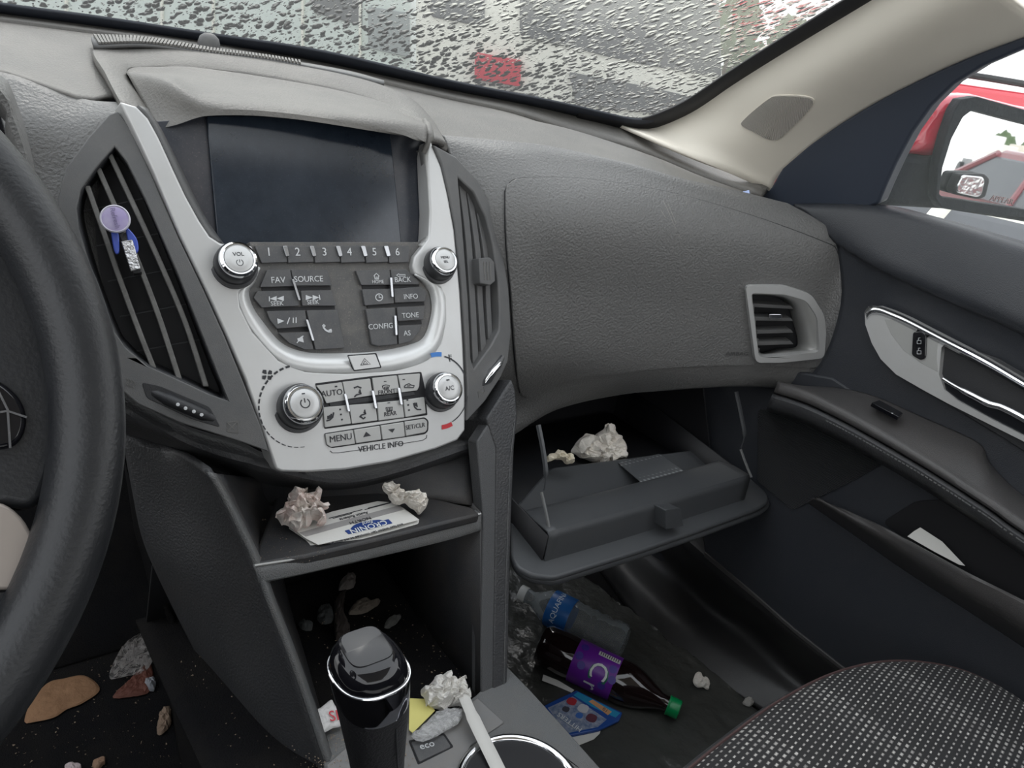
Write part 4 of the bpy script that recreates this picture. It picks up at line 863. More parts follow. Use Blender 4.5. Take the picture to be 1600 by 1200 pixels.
strokes('key_line', [[(-10, 596), (12, 640), (16, 700)], [(-30, 648), (12, 642), (42, 652)]], WPl, .0006, .0004, M_BTN, po)
slab('spoke_trim', smpx([(-140, 780), (-20, 782), (25, 800), (52, 840), (62, 885), (60, 918), (0, 922), (-140, 925)], 50), WPl, -.002, -.020, plastic('warm_satin', (.34, .30, .27), .35, metal=.3), sw_, bevel=.004, bseg=3)
slab('spoke_lip', smpx([(-140, 922), (0, 921), (62, 917), (60, 945), (30, 972), (0, 985), (-140, 1010)], 50), WPl, -.004, -.024, M_WHEEL, sw_, bevel=.003)
# instrument binnacle edge
bn = thing('instrument_cluster', (-.44, .72, .80), 'dark visor of the instrument cluster behind the steering wheel', 'instrument cluster')
loft('visor', rows([(-220, 20, .74), (-100, 62, .735), (0, 116, .73), (26, 160, .728), (46, 225, .725), (60, 300, .722), (75, 420, .72)],
     [(-220, 30, .69), (-100, 75, .685), (0, 130, .68), (22, 172, .678), (42, 232, .675), (56, 305, .672), (70, 425, .67)],
     [(-220, 60, .68), (-100, 105, .675), (0, 158, .67), (14, 195, .668), (34, 250, .665), (46, 315, .662), (60, 430, .66)],
     [(-220, 90, .74), (-100, 135, .74), (0, 180, .74), (8, 215, .738), (24, 260, .735), (36, 325, .732), (50, 440, .73)]), M_FACE, bn, nu=30, nv=18, solid=.004)
slab('gauge_face', [(-220, 80), (-100, 130), (0, 172), (10, 210), (26, 262), (38, 325), (50, 440), (-220, 460)], Pl((-.4, .745, .8), (0, -1, .3)), 0, -.01, M_PIANO, bn)
slab('column_shroud', smpx([(-150, 330), (-60, 300), (20, 320), (50, 400), (60, 520), (40, 640), (-60, 700), (-200, 700)], 40), Pl((-.45, .50, .75), (0, -.8, .6)), 0, -.12, M_DOOR, bn, bevel=.01)
# ================================================================== GEAR SHIFTER
tp = CAM+ray(576, 1034)*(.60/FPX); bs = at(597, 1300, z=.335); axd = (tp-bs)
sh = thing('gear_shifter', bs, 'black leather automatic gear shifter with gloss cap and chrome ring', 'gear shifter')
def ringpts(c, rx, ry, tilt=0, n=48, p=2.4):
    o = []
    for i in range(n):
        a = 2*math.pi*i/n; ca, sa = math.cos(a), math.sin(a); k = (abs(ca)**p+abs(sa)**p)**(-1/p)
        o.append(c+Vector((rx*k*ca, ry*k*sa, tilt*ry*k*sa)))
    return o
def stack(name, rings, mat, parent, cap=True, **k):
    n = len(rings[0]); V = [p for r in rings for p in r]; F = []
    for i in range(len(rings)-1):
        for j in range(n): F.append((i*n+j, i*n+(j+1) % n, (i+1)*n+(j+1) % n, (i+1)*n+j))
    if cap: F += [tuple(range(n-1, -1, -1)), tuple(range(len(V)-n, len(V)))]
    return mesh(name, V, F, mat, parent, **k)
def shc(s, dz=0): return bs+axd*s+Vector((0, 0, dz))
TLT = .35
stack('leather_grip', [ringpts(shc(s), rx, ry, t) for s, rx, ry, t in ((-.08, .0165, .019, 0), (.2, .0185, .021, 0), (.5, .0225, .025, .0), (.72, .0270, .029, .2), (.83, .0296, .0305, TLT), (.88, .0298, .0305, TLT))], plastic('grip_leather', (.016, .016, .018), .45, .4, 400), sh)
tube('grip_seam', [shc(s)+Vector((.006, -.0265-.004*s, -.006*s)) for s in (0, .2, .4, .6, .8)], .0009, M_BLK, sh, n=6)
stack('chrome_band', [ringpts(shc(.865), .0300, .0306, TLT), ringpts(shc(.88), .0306, .0314, TLT), ringpts(shc(.955), .0305, .0312, .0), ringpts(shc(.965), .0298, .0305, .0)], plastic('dark_chrome', (.25, .25, .28), .06, metal=1), sh)
tube('chrome_ring', ringpts(shc(.968), .0302, .0309, .0), .0011, M_CHR, sh, n=8, closed=True)
stack('gloss_cap', [ringpts(shc(.960), .0296, .0303, .0), ringpts(shc(.985), .0292, .0299, .02), ringpts(shc(1.02), .0272, .028, .05), ringpts(shc(1.045), .0235, .0245, .08), ringpts(shc(1.058), .018, .019, .1), ringpts(shc(1.063), .009, .010, .1), ringpts(shc(1.064), .0005, .0005, 0)], M_PIANO, sh)
stack('release_button', [ringpts(shc(1.045)+Vector((0, .003, 0)), .0185, .0175, .10, p=4), ringpts(shc(1.066)+Vector((0, .003, 0)), .0183, .0173, .10, p=4), ringpts(shc(1.072)+Vector((0, .003, 0)), .0165, .0155, .15, p=4), ringpts(shc(1.072)+Vector((0, .003, 0)), .0005, .0005, 0)], plastic('button_gloss', (.03, .03, .032), .22), sh)
# ================================================================== CONSOLE SMALL PARTS
kb = slab('eco_key', rnd([(642, 1159), (693, 1148), (705, 1166), (655, 1190)], 3), CT, .0045, .001, M_BTN, con, bevel=.0008)
slab('eco_gap', rnd([(638, 1157), (694, 1145), (709, 1167), (653, 1195)], 3), CT, .0028, .001, M_DEEP, con, bevel=0)
a, b = CT(655, 1168, .005), CT(684, 1160, .005)
text('lettering', 'eco', CT(667, 1164, .0048), b-a, (0, 1, .0), .0115, M_INK, kb)
cu = thing('cup_holder', CT(812, 1232), 'chrome ringed cup holder in the grey console top', 'cup holder')
cc = CT(812, 1232, .003)
tube('chrome_ring', [cc+Vector((math.cos(t)*.0625, math.sin(t)*.0625, 0)) for t in [2*math.pi*i/72 for i in range(72)]], .0052, M_CHR, cu, n=12, closed=True)
lathe('cup_well', cc, (0, 0, -1), [(.0605, -.002), (.0585, .0), (.054, .075), (.0001, .076), (.0001, .079), (.056, .078), (.0606, .0)], M_DEEP, cu, n=60)
# ================================================================== SEAT
M_FAB = bpy.data.materials.new('dotted_seat_fabric'); M_FAB.use_nodes = True; nt = M_FAB.node_tree; b = nt.nodes['Principled BSDF']; L = nt.links.new
t_ = nt.nodes.new('ShaderNodeTexCoord'); mp = nt.nodes.new('ShaderNodeMapping'); L(t_.outputs['Object'], mp.inputs[0]); mp.inputs['Rotation'].default_value = (0, 0, math.radians(-8)); mp.inputs['Scale'].default_value = (1, 1, 1)
def brick(ms):
    k = nt.nodes.new('ShaderNodeTexBrick'); k.inputs['Scale'].default_value = 1; k.inputs['Brick Width'].default_value = .0088; k.inputs['Row Height'].default_value = .0066
    k.inputs['Mortar Size'].default_value = ms; k.inputs['Mortar Smooth'].default_value = .25; k.inputs['Color1'].default_value = (.50, .48, .46, 1); k.inputs['Color2'].default_value = (.22, .21, .205, 1); k.inputs['Mortar'].default_value = (.013, .013, .014, 1)
    L(mp.outputs[0], k.inputs['Vector']); return k
bk1, bk2 = brick(.0027), brick(.0021)
wv = nt.nodes.new('ShaderNodeTexWave'); wv.bands_direction = 'X'; wv.inputs['Scale'].default_value = 2.6; wv.inputs['Distortion'].default_value = 0; wv.wave_profile = 'SAW'; L(t_.outputs['Object'], wv.inputs['Vector'])
st_ = nt.nodes.new('ShaderNodeMapRange'); st_.inputs[1].default_value = .55; st_.inputs[2].default_value = 1.0; L(wv.outputs['Fac'], st_.inputs[0])
mx = nt.nodes.new('ShaderNodeMix'); mx.data_type = 'RGBA'; L(st_.outputs[0], mx.inputs[0]); L(bk1.outputs[0], mx.inputs[6]); L(bk2.outputs[0], mx.inputs[7])
L(mx.outputs[2], b.inputs['Base Color']); b.inputs['Roughness'].default_value = .9
bp = nt.nodes.new('ShaderNodeBump'); bp.inputs['Distance'].default_value = .002; bp.inputs['Strength'].default_value = .8; bp.invert = True; L(bk1.outputs['Fac'], bp.inputs['Height']); L(bp.outputs[0], b.inputs['Normal'])
seat = thing('passenger_seat', (.4, .0, .11), 'passenger seat cushion in black fabric woven with rows of pale dots', 'seat')
E_ = [(985, 1260), (1050, 1203), (1120, 1148), (1200, 1092), (1290, 1047), (1380, 1028), (1470, 1036), (1540, 1062), (1600, 1102), (1680, 1175), (1760, 1260)]
e = [at(x, y, z=.415) for x, y in E_]; cen = Vector((.40, -.05, .415))
def inn(k, z): return [Vector((cen.x+(p.x-cen.x)*k, cen.y+(p.y-cen.y)*k, z)) for p in e]
loft('side_band', [inn(.93, .22), inn(.97, .30), inn(1.0, .37), inn(1.0, .400), inn(.985, .413), inn(.965, .419)], M_LEATH, seat, nu=80, nv=24, solid=.004)
loft('cushion_top', [inn(.968, .4185), inn(.95, .4235), inn(.90, .430), inn(.8, .434), inn(.6, .436), inn(.3, .437), inn(.05, .437)], M_FAB, seat, nu=100, nv=50, solid=.004)
tube('piping', inn(.968, .4195), .0016, plastic('dark_red_thread', (.05, .025, .024), .8), seat, seg=80, n=6)
mesh('seat_base', [p for p in inn(.9, .20)]+[Vector((.62, -.45, .2)), Vector((.14, -.45, .2))]+[p for p in inn(.86, .115)]+[Vector((.60, -.45, .115)), Vector((.16, -.45, .115))],
     [tuple(range(13)), tuple(range(25, 12, -1))]+[(i, (i+1) % 13, (i+1) % 13+13, i+13) for i in range(13)], M_BLK, seat)
# ================================================================== FLOOR MAT
M_FM = M_MAT
xs = [.175+.50*i/70 for i in range(71)]; V = []; F = []
for j in range(81):
    for i, x in enumerate(xs):
        y = .20+.72*j/80; q = Vector((x*14, y*14, .3)); xx = min(x, .662-(max(0, y-.55))*.10-(.03 if y > .85 else 0)*0)
        h = (1-abs(noise.noise(q))*2)*.0032+(1-abs(noise.noise(q*2.7))*2)*.0028
        V.append(Vector((xx, y, .107+h+max(0, y-.80)**2*2.0)))
for j in range(80):
    for i in range(70): F.append((j*71+i, j*71+i+1, (j+1)*71+i+1, (j+1)*71+i))
tag(mesh('floor_mat', V, F, M_FM, None, solid=.005), 'scuffed and wrinkled black floor mat in the passenger footwell', 'floor mat')
# ================================================================== BOTTLES
def onaxis(A, d, prof, name, mat, parent, n=40, **k): return lathe(name, A, d, prof, mat, parent, n, **k)
def textcyl(name, s, A, d, r, h0, ang0, upv, size, mat, parent, flip=1, xs=1):
    "lettering wrapped round a cylinder: reads round the girth, letters stand along the axis"
    cu_ = bpy.data.curves.new(name, 'FONT'); cu_.body = s; cu_.size = size; cu_.align_x = 'CENTER'; cu_.align_y = 'CENTER'; cu_.resolution_u = 3
    t = bpy.data.objects.new(name, cu_); COL.objects.link(t); dg = bpy.context.evaluated_depsgraph_get(); dg.update()
    me = bpy.data.meshes.new_from_object(t.evaluated_get(dg)); bpy.data.objects.remove(t)
    bm = bmesh.new(); bm.from_mesh(me); bmesh.ops.subdivide_edges(bm, edges=[e for e in bm.edges if e.calc_length() > size*.15], cuts=2); bm.to_mesh(me); bm.free()
    d = d.normalized(); u = (Vector(upv)-d*Vector(upv).dot(d)).normalized(); w = d.cross(u); base = rootloc(parent)
    for v in me.vertices:
        a = ang0+v.co.x*xs/r; v.co = A+d*(h0-v.co.y)+(u*math.cos(a)-w*math.sin(a))*(r+.0004)-base
    me.materials.clear(); me.materials.append(mat); o = bpy.data.objects.new(name, me); COL.objects.link(o); o.parent = parent; return o
def lie(px1, px2, z1, z2): return at(*px1, z=z1), at(*px2, z=z2)
A, B = lie((822, 930), (960, 998), .146, .146); d = (B-A).normalized(); A = A-d*.012
wb = thing('water_bottle', (A.x, A.y, .10), 'crushed clear plastic water bottle with a blue label lying under the glove box', 'bottle')
PET = glassy('clear_plastic', (.40, .44, .46), .04, alpha=.08)
onaxis(A, d, [(.0135, .012), (.0125, .02), (.0125, .026), (.018, .036), (.027, .052), (.0315, .066), (.0322, .075), (.0318, .105), (.030, .115), (.0318, .122), (.029, .132), (.0322, .140), (.029, .150), (.0322, .160), (.029, .170), (.0322, .180), (.0318, .195), (.027, .203), (.020, .2045)], 'bottle_body', PET, wb, solid=.0004)
onaxis(A, d, [(.0142, 0), (.0145, .001), (.0145, .013), (.0138, .014)], 'cap', plastic('white_cap', (.55, .56, .55), .4), wb)
onaxis(A, d, [(.0325, .062), (.0327, .064), (.0326, .102), (.0322, .104)], 'label', plastic('blue_label', (.012, .09, .30), .35, dust=.3, dcol=(.03, .2, .5), dscale=20), wb)
textcyl('lettering', 'AQUAFINA', A, d, .0332, .079, .25, (CAM-A), .0135, plastic('label_white', (.55, .65, .75), .5), wb, flip=-1, xs=1.0)
A, L_ = lie((1056, 1107), (930, 1046), .137, .142); d = (L_-A).normalized(); A = A-d*.004
sb = thing('soda_bottle', (A.x, A.y, .10), 'dark soda bottle with purple label and green cap lying on the floor mat', 'bottle')
COLA = plastic('dark_soda', (.012, .006, .006), .08, coat=.5)
onaxis(A, d, [(.0128, .014), (.0125, .022), (.0135, .030), (.021, .046), (.0295, .064), (.0345, .082), (.0355, .092), (.0350, .104), (.0342, .112), (.0342, .170), (.0355, .180), (.036, .195), (.035, .215), (.0345, .228), (.029, .236), (.02, .238)], 'bottle_body', COLA, sb)
gc = onaxis(A, d, [(.0135, -.002), (.0148, -.001), (.015, .001), (.015, .013), (.0145, .0145)], 'green_cap', plastic('green_cap', (.0, .24, .07), .35, spec=.5), sb, n=60)
u_ = d.orthogonal().normalized(); w_ = d.cross(u_)
onaxis(A, d, [(.0152, .0145), (.0155, .0150), (.0155, .0170), (.015, .0175)], 'cap_band', MATS['green_cap'], sb)
onaxis(A, d, [(.0347, .098), (.0350, .099), (.0350, .178), (.0347, .179)], 'label', plastic('purple_label', (.14, .015, .30), .35), sb)
W_ = plastic('label_ivory', (.70, .72, .72), .5)
textcyl('lettering', 'C', A, d, .0352, .132, .05, CAM-A, .046, plastic('leaf_green', (.02, .16, .10), .5), sb, flip=1, xs=1.0)
textcyl('lettering', 'C', A, d, .0356, .132, .0, CAM-A, .040, W_, sb, flip=1, xs=1.0)
textcyl('lettering', 'r', A, d, .0356, .136, .80, CAM-A, .040, W_, sb, flip=1, xs=1.0)
def cylpatch(name, A, d, r, h0, h1, a0, a1, mat, parent, ref):
    u = (ref-d*ref.dot(d)).normalized(); w = d.cross(u); V = []; n = 10
    for i in range(n+1):
        a = a0+(a1-a0)*i/n
        for h in (h0, h1): V.append(A+d*h+(u*math.cos(a)-w*math.sin(a))*r)
    return mesh(name, V, [(2*i, 2*i+1, 2*i+3, 2*i+2) for i in range(n)], mat, parent)
cylpatch('barcode', A, d, .0356, .106, .142, -.95, -.70, plastic('barcode_white', (.6, .62, .58), .5), sb, CAM-A)
for i in range(9): cylpatch('barcode_stripe', A, d, .0358, .109+i*.0036, .1105+i*.0036, -.93, -.74, M_DARKINK, sb, CAM-A)
for h, a in ((.165, -.75), (.160, .1), (.112, -.35), (.120, .55), (.168, -.25), (.108, .1)):
    V = [A+d*(h+.0055*math.cos(t))+0*d for t in [0]]
    u = ((CAM-A)-d*(CAM-A).dot(d)).normalized(); w = d.cross(u); V = []
    for q in range(14):
        t = 2*math.pi*q/14; aa = a+.0065*math.sin(t)/.035; V.append(A+d*(h+.0065*math.cos(t))+(u*math.cos(aa)-w*math.sin(aa))*.0355)
    mesh('printed_berry', V, [tuple(range(14))], plastic('berry_blue', (.06, .03, .28), .4), sb)
# ================================================================== PAPER AND LITTER
MP = HZ(.1175)
def paper(name, px, pl, lab, cat, mat=M_PAPER, h=.0012, group=None, curl=0, th=.0006):
    O = [pl(x, y, h) for x, y in px]
    o = extr(name, O, [p-pl.n*th for p in O], mat, None, 0, smooth=False); return tag(o, lab, cat, group)
paper('paper_strip', [(849, 1054), (872, 1063), (897, 1078), (893, 1082), (870, 1072), (847, 1063)], MP, 'narrow white paper strip beside the dark soda bottle and console', 'paper')
paper('paper_sheet', [(884, 1153), (900, 1140), (941, 1134), (937, 1146), (928, 1155), (898, 1167)], MP, 'white paper sheet sticking out beneath the blue card packet', 'paper')
pk_ = thing('card_packet', MP(905, 1115), 'blue foil trading card packet lying on the floor mat beside the console', 'card packet')
PKP = Pl(MP(905, 1115, .006), (0, -.05, 1)); BLUE = plastic('packet_blue', (.02, .07, .28), .25); CYAN = plastic('packet_cyan', (.02, .25, .45), .25)
pkb = slab('foil_wrapper', [(849, 1103), (866, 1094), (901, 1078), (935, 1095), (973, 1113), (968, 1125), (936, 1140), (886, 1150), (872, 1135)], PKP, .002, -.004, BLUE, pk_, bevel=.0015)
slab('cyan_edge', [(903, 1081), (935, 1097), (969, 1114), (962, 1121), (925, 1104), (896, 1086)], PKP, .0025, .001, CYAN, pkb, bevel=0)
slab('yellow_band', [(852, 1118), (860, 1116), (879, 1141), (874, 1146)], PKP, .0025, .001, plastic('yellow_print', (.65, .55, .03), .4), pkb, bevel=0)
slab('orange_band', [(920, 1096), (926, 1093), (956, 1112), (950, 1117)], PKP, .0027, .001, plastic('orange_print', (.60, .32, .15), .4), pkb, bevel=0)
slab('picture_panel', [(856, 1106), (895, 1088), (948, 1124), (934, 1136), (888, 1145), (866, 1120)], PKP, .0023, .001, plastic('picture_grey', (.12, .17, .28), .4, dust=.9, dcol=(.5, .5, .55), dscale=120), pkb, bevel=0)
for x, y, r, c in ((893, 1096, 8, (.40, .03, .04)), (911, 1107, 9, (.55, .55, .58)), (924, 1122, 9, (.12, .04, .06)), (905, 1118, 6, (.05, .15, .45)), (884, 1108, 6, (.05, .05, .07))):
    slab('printed_figure', smpx([(x-r, y), (x-r*.3, y-r*.8), (x+r, y-r*.3), (x+r*.6, y+r*.7), (x-r*.4, y+r*.6)], 14), PKP, .0026, .001, plastic('print%d' % x, c, .4), pkb, bevel=0)
rr = PKP(868, 1122)-PKP(902, 1146); rr = -rr
text('lettering', 'HITTERS', PKP(890, 1128, .0032), PKP(872, 1108)-PKP(908, 1134), PKP(880, 1140)-PKP(900, 1118), .0125, W_, pkb, xs=.9)
text('lettering', '10', PKP(946, 1109, .0032), PKP(930, 1098)-PKP(952, 1113), PKP(880, 1140)-PKP(900, 1118), .009, M_DARKINK, pkb)
FS = Pl(MP(1095, 1068, .004), (0, -.5, .8))
tag(crumple('paper_scrap', [(1083, 1066), (1087, 1052), (1093, 1050), (1097, 1058), (1104, 1059), (1108, 1070), (1106, 1078), (1098, 1074), (1090, 1074)], FS, .006, M_TISS, seed=3, n=36), 'torn white paper scrap on the floor mat near the green cap', 'paper scrap')
tag(crumple('paper_scrap', [(1160, 1098), (1170, 1090), (1178, 1098), (1170, 1104)], HZ(.118), .005, plastic('dull_paper', (.3, .29, .27), .8), seed=4, n=24), 'small dull paper crumb at the edge of the mat by the seat', 'paper scrap')
# shelf items
tag(crumple('tissue', [(433, 806), (448, 788), (456, 766), (470, 764), (488, 774), (498, 769), (500, 781), (507, 788), (495, 797), (510, 803), (506, 818), (488, 814), (478, 822), (462, 829), (446, 822)], Pl(at(470, 800, z=.545), (-.25, -.62, .75)), .022, plastic('stained_tissue', (.74, .69, .64), .9, .3, 400, dust=.5, dcol=(.50, .15, .12), dscale=42), seed=5, rough=.55, n=70, rings=18), 'large crumpled tissue with red stains at the left of the shelf', 'tissue')
stn = plastic('red_stain', (.45, .10, .08), .8)
tag(crumple('tissue', [(599, 762), (607, 755), (617, 767), (628, 771), (638, 769), (645, 766), (658, 772), (666, 786), (664, 797), (654, 803), (642, 795), (634, 788), (622, 790), (610, 782)], Pl(at(634, 785, z=.540), (-.2, -.65, .7)), .016, M_TISS, seed=8, rough=.6, n=60, rings=16), 'small crumpled white tissue at the right of the shelf', 'tissue')
for i, pth in enumerate([[(449, 812), (451, 806), (456, 803)], [(463, 812), (470, 807), (477, 803), (478, 808), (468, 814)], [(466, 804), (464, 812)]]):
    pass
lf = thing('leaflet', SH(560, 822), 'folded white service leaflet with a blue dealer logo lying upside down on the shelf', 'leaflet')
LF = Pl(SH(560, 822, .003), (-.02, -.10, 1))
def fold(px, h, th, mat, nm, par): return slab(nm, px, LF, h, h-th, mat, par, bevel=0)
p1_ = fold(rnd([(450, 824), (520, 800), (590, 783), (612, 785), (630, 793), (655, 812), (654, 818), (575, 840), (500, 860), (490, 858), (478, 843)], 3), -.001, .0008, M_PAPER, 'lower_fold', lf)
p2_ = fold([(454, 822), (520, 799), (590, 783), (612, 785), (632, 796), (655, 812), (575, 834), (497, 851), (476, 840)], .0025, .0006, M_PAPER, 'upper_fold', lf)
slab('grey_band', [(468, 832), (540, 812), (622, 790), (631, 796), (560, 815), (478, 838)], LF, .0029, .002, plastic('grey_print', (.30, .29, .285), .6), p2_, bevel=0)
NB = plastic('navy_print', (.01, .04, .20), .5)
slab('blue_banner', [(539, 829), (607, 811), (613, 817), (545, 834)], LF, .0033, .002, NB, p2_, bevel=0)
slab('blue_oval', smpx([(548, 826), (556, 819), (575, 814), (593, 812), (600, 815), (590, 822), (570, 828), (552, 829)], 30), LF, .0030, .002, NB, p2_, bevel=0)
rd = LF(545, 831)-LF(608, 814); ud = LF(575, 850)-LF(573, 820)
text('lettering', 'CRONIN', LF(576, 823, .0038), rd, ud, .0105, W_, p2_, xs=1.05)
text('lettering', 'Ford', LF(575, 816, .0036), rd, ud, .0065, W_, p2_, shear=.3)
text('lettering', 'NORTH', LF(563, 813, .0034), rd, ud, .006, M_DARKINK, p2_, xs=1.2)
text('lettering', 'Austin Roberts', LF(553, 806, .0034), rd, ud, .0055, M_DARKINK, p2_)
text('lettering', 'and last within ten minutes at no charge', LF(575, 834, .0034), rd, ud, .0047, M_DARKINK, p2_, xs=1.12)
for x, y, n_ in ((540, 803, 52), (590, 791, 40), (535, 806, 30), (598, 788, 46)):
    a = LF(x-n_/2, y+n_*.13, .0031); bb = LF(x+n_/2, y-n_*.13, .0031)
    tube('print_line', [a, bb], .0004, M_DARKINK, p2_, n=4)
# glove box items
tag(crumple('napkin', [(892, 703), (903, 690), (915, 677), (921, 684), (930, 683), (940, 672), (955, 665), (966, 678), (976, 694), (980, 716), (969, 719), (954, 719), (946, 723), (936, 725), (918, 719), (900, 712)], Pl(at(936, 722, y=.70), (-.35, -.85, .45)), .022, M_TISS, seed=12, rough=.5, n=70, rings=18, fine=.6), 'crumpled beige paper napkin standing in the open glove box', 'napkin')
tag(crumple('tissue', [(854, 722), (858, 709), (866, 710), (872, 702), (880, 708), (893, 710), (898, 722), (885, 725), (876, 719), (864, 718)], Pl(at(876, 722, y=.66), (-.3, -.7, .65)), .010, plastic('cream_tissue', (.62, .56, .44), .9, .3, 400), seed=14, rough=.6, n=50), 'tiny cream tissue crumbs by the left hinge arm of the glove box', 'tissue')
M_GRID = plastic('patterned_card', (.13, .135, .14), .45)
nt = M_GRID.node_tree; v_ = nt.nodes.new('ShaderNodeTexVoronoi'); v_.inputs['Scale'].default_value = 110; v_.inputs['Randomness'].default_value = .1; t_ = nt.nodes.new('ShaderNodeTexCoord'); nt.links.new(t_.outputs['Object'], v_.inputs['Vector'])
r_ = nt.nodes.new('ShaderNodeValToRGB'); r_.color_ramp.elements[0].position = .15; r_.color_ramp.elements[0].color = (.32, .33, .33, 1); r_.color_ramp.elements[1].position = .35; r_.color_ramp.elements[1].color = (.085, .09, .095, 1)
nt.links.new(v_.outputs[0], r_.inputs[0]); nt.links.new(r_.outputs[0], nt.nodes['Principled BSDF'].inputs['Base Color'])
paper('card', [(966, 723), (1030, 709), (1072, 738), (1006, 757)], Pl(at(1006, 757, z=.489), (0, .12, 1)), 'grey dotted card lying in the open glove box', 'card', M_GRID, h=.001, th=.001)
paper('receipt', [(1418, 838), (1428, 830), (1438, 824), (1472, 846), (1508, 884), (1498, 882), (1460, 862)], Pl(at(1450, 848, x=.672), (-.75, -.1, .65)), 'white receipt tucked into the door map pocket', 'receipt', M_PAPER)
# console litter
tag(crumple('napkin', [(657, 1080), (670, 1070), (680, 1058), (690, 1055), (701, 1053), (710, 1060), (717, 1060), (724, 1063), (733, 1088), (732, 1104), (712, 1104), (696, 1106), (680, 1108), (666, 1098)], Pl(CT(698, 1085, .012), (-.1, -.5, .85)), .018, plastic('white_napkin', (.72, .70, .66), .9, .3, 500), seed=21, rough=.5, n=70, rings=18), 'twisted white napkin on the console in front of the cup holder', 'napkin')
tag(tube('straw_wrapper', [CT(724, 1086, .022), CT(735, 1112, .018), CT(752, 1148, .014), CT(768, 1180, .010), CT(790, 1225, .008)], [.0066, .0078, .0078, .0078], M_PAPER, None, n=8, seg=16, flat=.3, up=(0, 0, 1)), 'white paper straw wrapper lying across the cup holder rim', 'wrapper')
YEL = plastic('yellow_note', (.72, .66, .22), .8)
paper('sticky_note', [(640, 1091), (664, 1092), (680, 1110), (662, 1128), (645, 1145), (639, 1140)], CT, 'yellow paper note between the gear shifter and the white napkin', 'note', YEL, h=.007)
tag(crumple('plastic_wrapper', [(642, 1150), (660, 1135), (682, 1113), (705, 1109), (725, 1107), (722, 1120), (714, 1132), (696, 1142), (681, 1151), (660, 1159)], Pl(CT(685, 1135, .010), (0, -.1, 1)), .006, glassy('thin_film', (.7, .7, .7), .15, alpha=.3), seed=25, n=50), 'clear crinkled plastic wrapper over the eco button', 'wrapper')
cw = thing('candy_wrapper', CT(510, 1118), 'white candy wrapper with red letters left of the gear shifter', 'wrapper')
CWP = Pl(CT(510, 1120, .014), (.1, -.35, .9))
crumple('foil', [(488, 1114), (502, 1105), (517, 1094), (523, 1104), (533, 1108), (536, 1132), (520, 1138), (503, 1146), (499, 1136), (494, 1126)], CWP, .004, plastic('wrapper_white', (.66, .65, .64), .4), cw, seed=28, rough=.3, n=50)
text('lettering', 'SI', CWP(522, 1119, .0062), CWP(534, 1118)-CWP(510, 1122), CWP(520, 1108)-CWP(522, 1130), .016, plastic('red_letters', (.55, .03, .05), .5), cw)
# small crumpled pieces in dim browns and greys on the bin floor
BB = Pl((0, .757, .40), (0, -.97, -.24))
for (px, c, lab, sd) in (([(529, 922), (533, 908), (548, 897), (556, 900), (552, 918), (538, 922)], (.14, .125, .115), 'topmost pale brown piece inside the dark console bin', 31),
                 ([(544, 958), (556, 940), (572, 936), (584, 941), (594, 938), (590, 946), (570, 958), (552, 961)], (.13, .11, .09), 'curled brown piece in the middle of the console bin', 32),
                 ([(600, 980), (608, 967), (626, 962), (622, 972), (608, 981)], (.10, .10, .095), 'small grey piece at the right inside the console bin', 33),
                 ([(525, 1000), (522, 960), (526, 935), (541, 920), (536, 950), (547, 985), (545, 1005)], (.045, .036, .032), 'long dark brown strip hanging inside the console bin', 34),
                 ([(444, 988), (448, 979), (460, 981), (462, 991), (452, 995)], (.16, .08, .04), 'small rusty orange piece at the left inside the bin', 35),
                 ([(466, 975), (476, 970), (488, 975), (486, 985), (472, 984)], (.05, .055, .055), 'faint dark piece beside the rusty one in the bin', 36),
                 ([(496, 958), (505, 945), (518, 948), (520, 970), (506, 976), (497, 970)], (.035, .038, .038), 'dim grey piece left of the brown strip in the bin', 37)):
    pl_ = HZ(.321)
    tag(crumple('paper_scrap', px, pl_, .006, plastic('scrap%d' % sd, c, .85), seed=sd, n=34, rings=8), lab, 'paper scrap')
# driver floor litter
FL = HZ(.103)
LEAF = plastic('brown_card', (.30, .165, .085), .8, .4, 200, .5, (.16, .08, .04), dscale=40)
tag(crumple('cardboard_piece', [(38, 1128), (50, 1095), (75, 1067), (100, 1060), (133, 1056), (156, 1077), (130, 1098), (105, 1108), (85, 1121), (55, 1128)], FL, .0035, LEAF, seed=41, rough=.4, n=50, fine=.3), 'flattened light brown cardboard piece on the driver floor', 'cardboard')
tag(crumple('leaf', [(176, 1090), (195, 1070), (215, 1050), (234, 1035), (240, 1062), (232, 1082), (210, 1088)], FL, .005, plastic('dead_leaf', (.12, .04, .025), .7), seed=42, n=40), 'dark reddish dead leaf on the carpet beside the plastic wrap', 'leaf')
tag(crumple('plastic_wrap', [(172, 1060), (180, 1030), (196, 1005), (215, 992), (232, 985), (243, 1000), (240, 1030), (225, 1050), (200, 1056)], HZ(.108), .007, glassy('cling_film', (.45, .42, .40), .08, alpha=.07), seed=43, rough=.6, n=50), 'crinkled clear plastic wrap on the driver carpet', 'plastic wrap')
tag(crumple('paper_scrap', [(227, 1066), (236, 1062), (243, 1068), (240, 1079), (229, 1077)], FL, .010, plastic('grey_paper', (.25, .26, .28), .7), seed=44, n=24), 'small blueish white scrap beside the dead leaf', 'paper scrap')
tag(crumple('leaf', [(246, 1130), (254, 1112), (264, 1106), (268, 1124), (262, 1140), (248, 1148)], FL, .010, plastic('pale_leaf', (.24, .17, .12), .8), seed=45, n=30), 'torn pale leaf fragment near the tunnel carpet', 'leaf')
tag(crumple('leaf', [(144, 1196), (150, 1188), (163, 1185), (162, 1194), (152, 1204)], FL, .006, plastic('tan_leaf', (.32, .2, .13), .8), seed=46, n=24), 'little tan leaf fragment at the bottom of the driver floor', 'leaf')
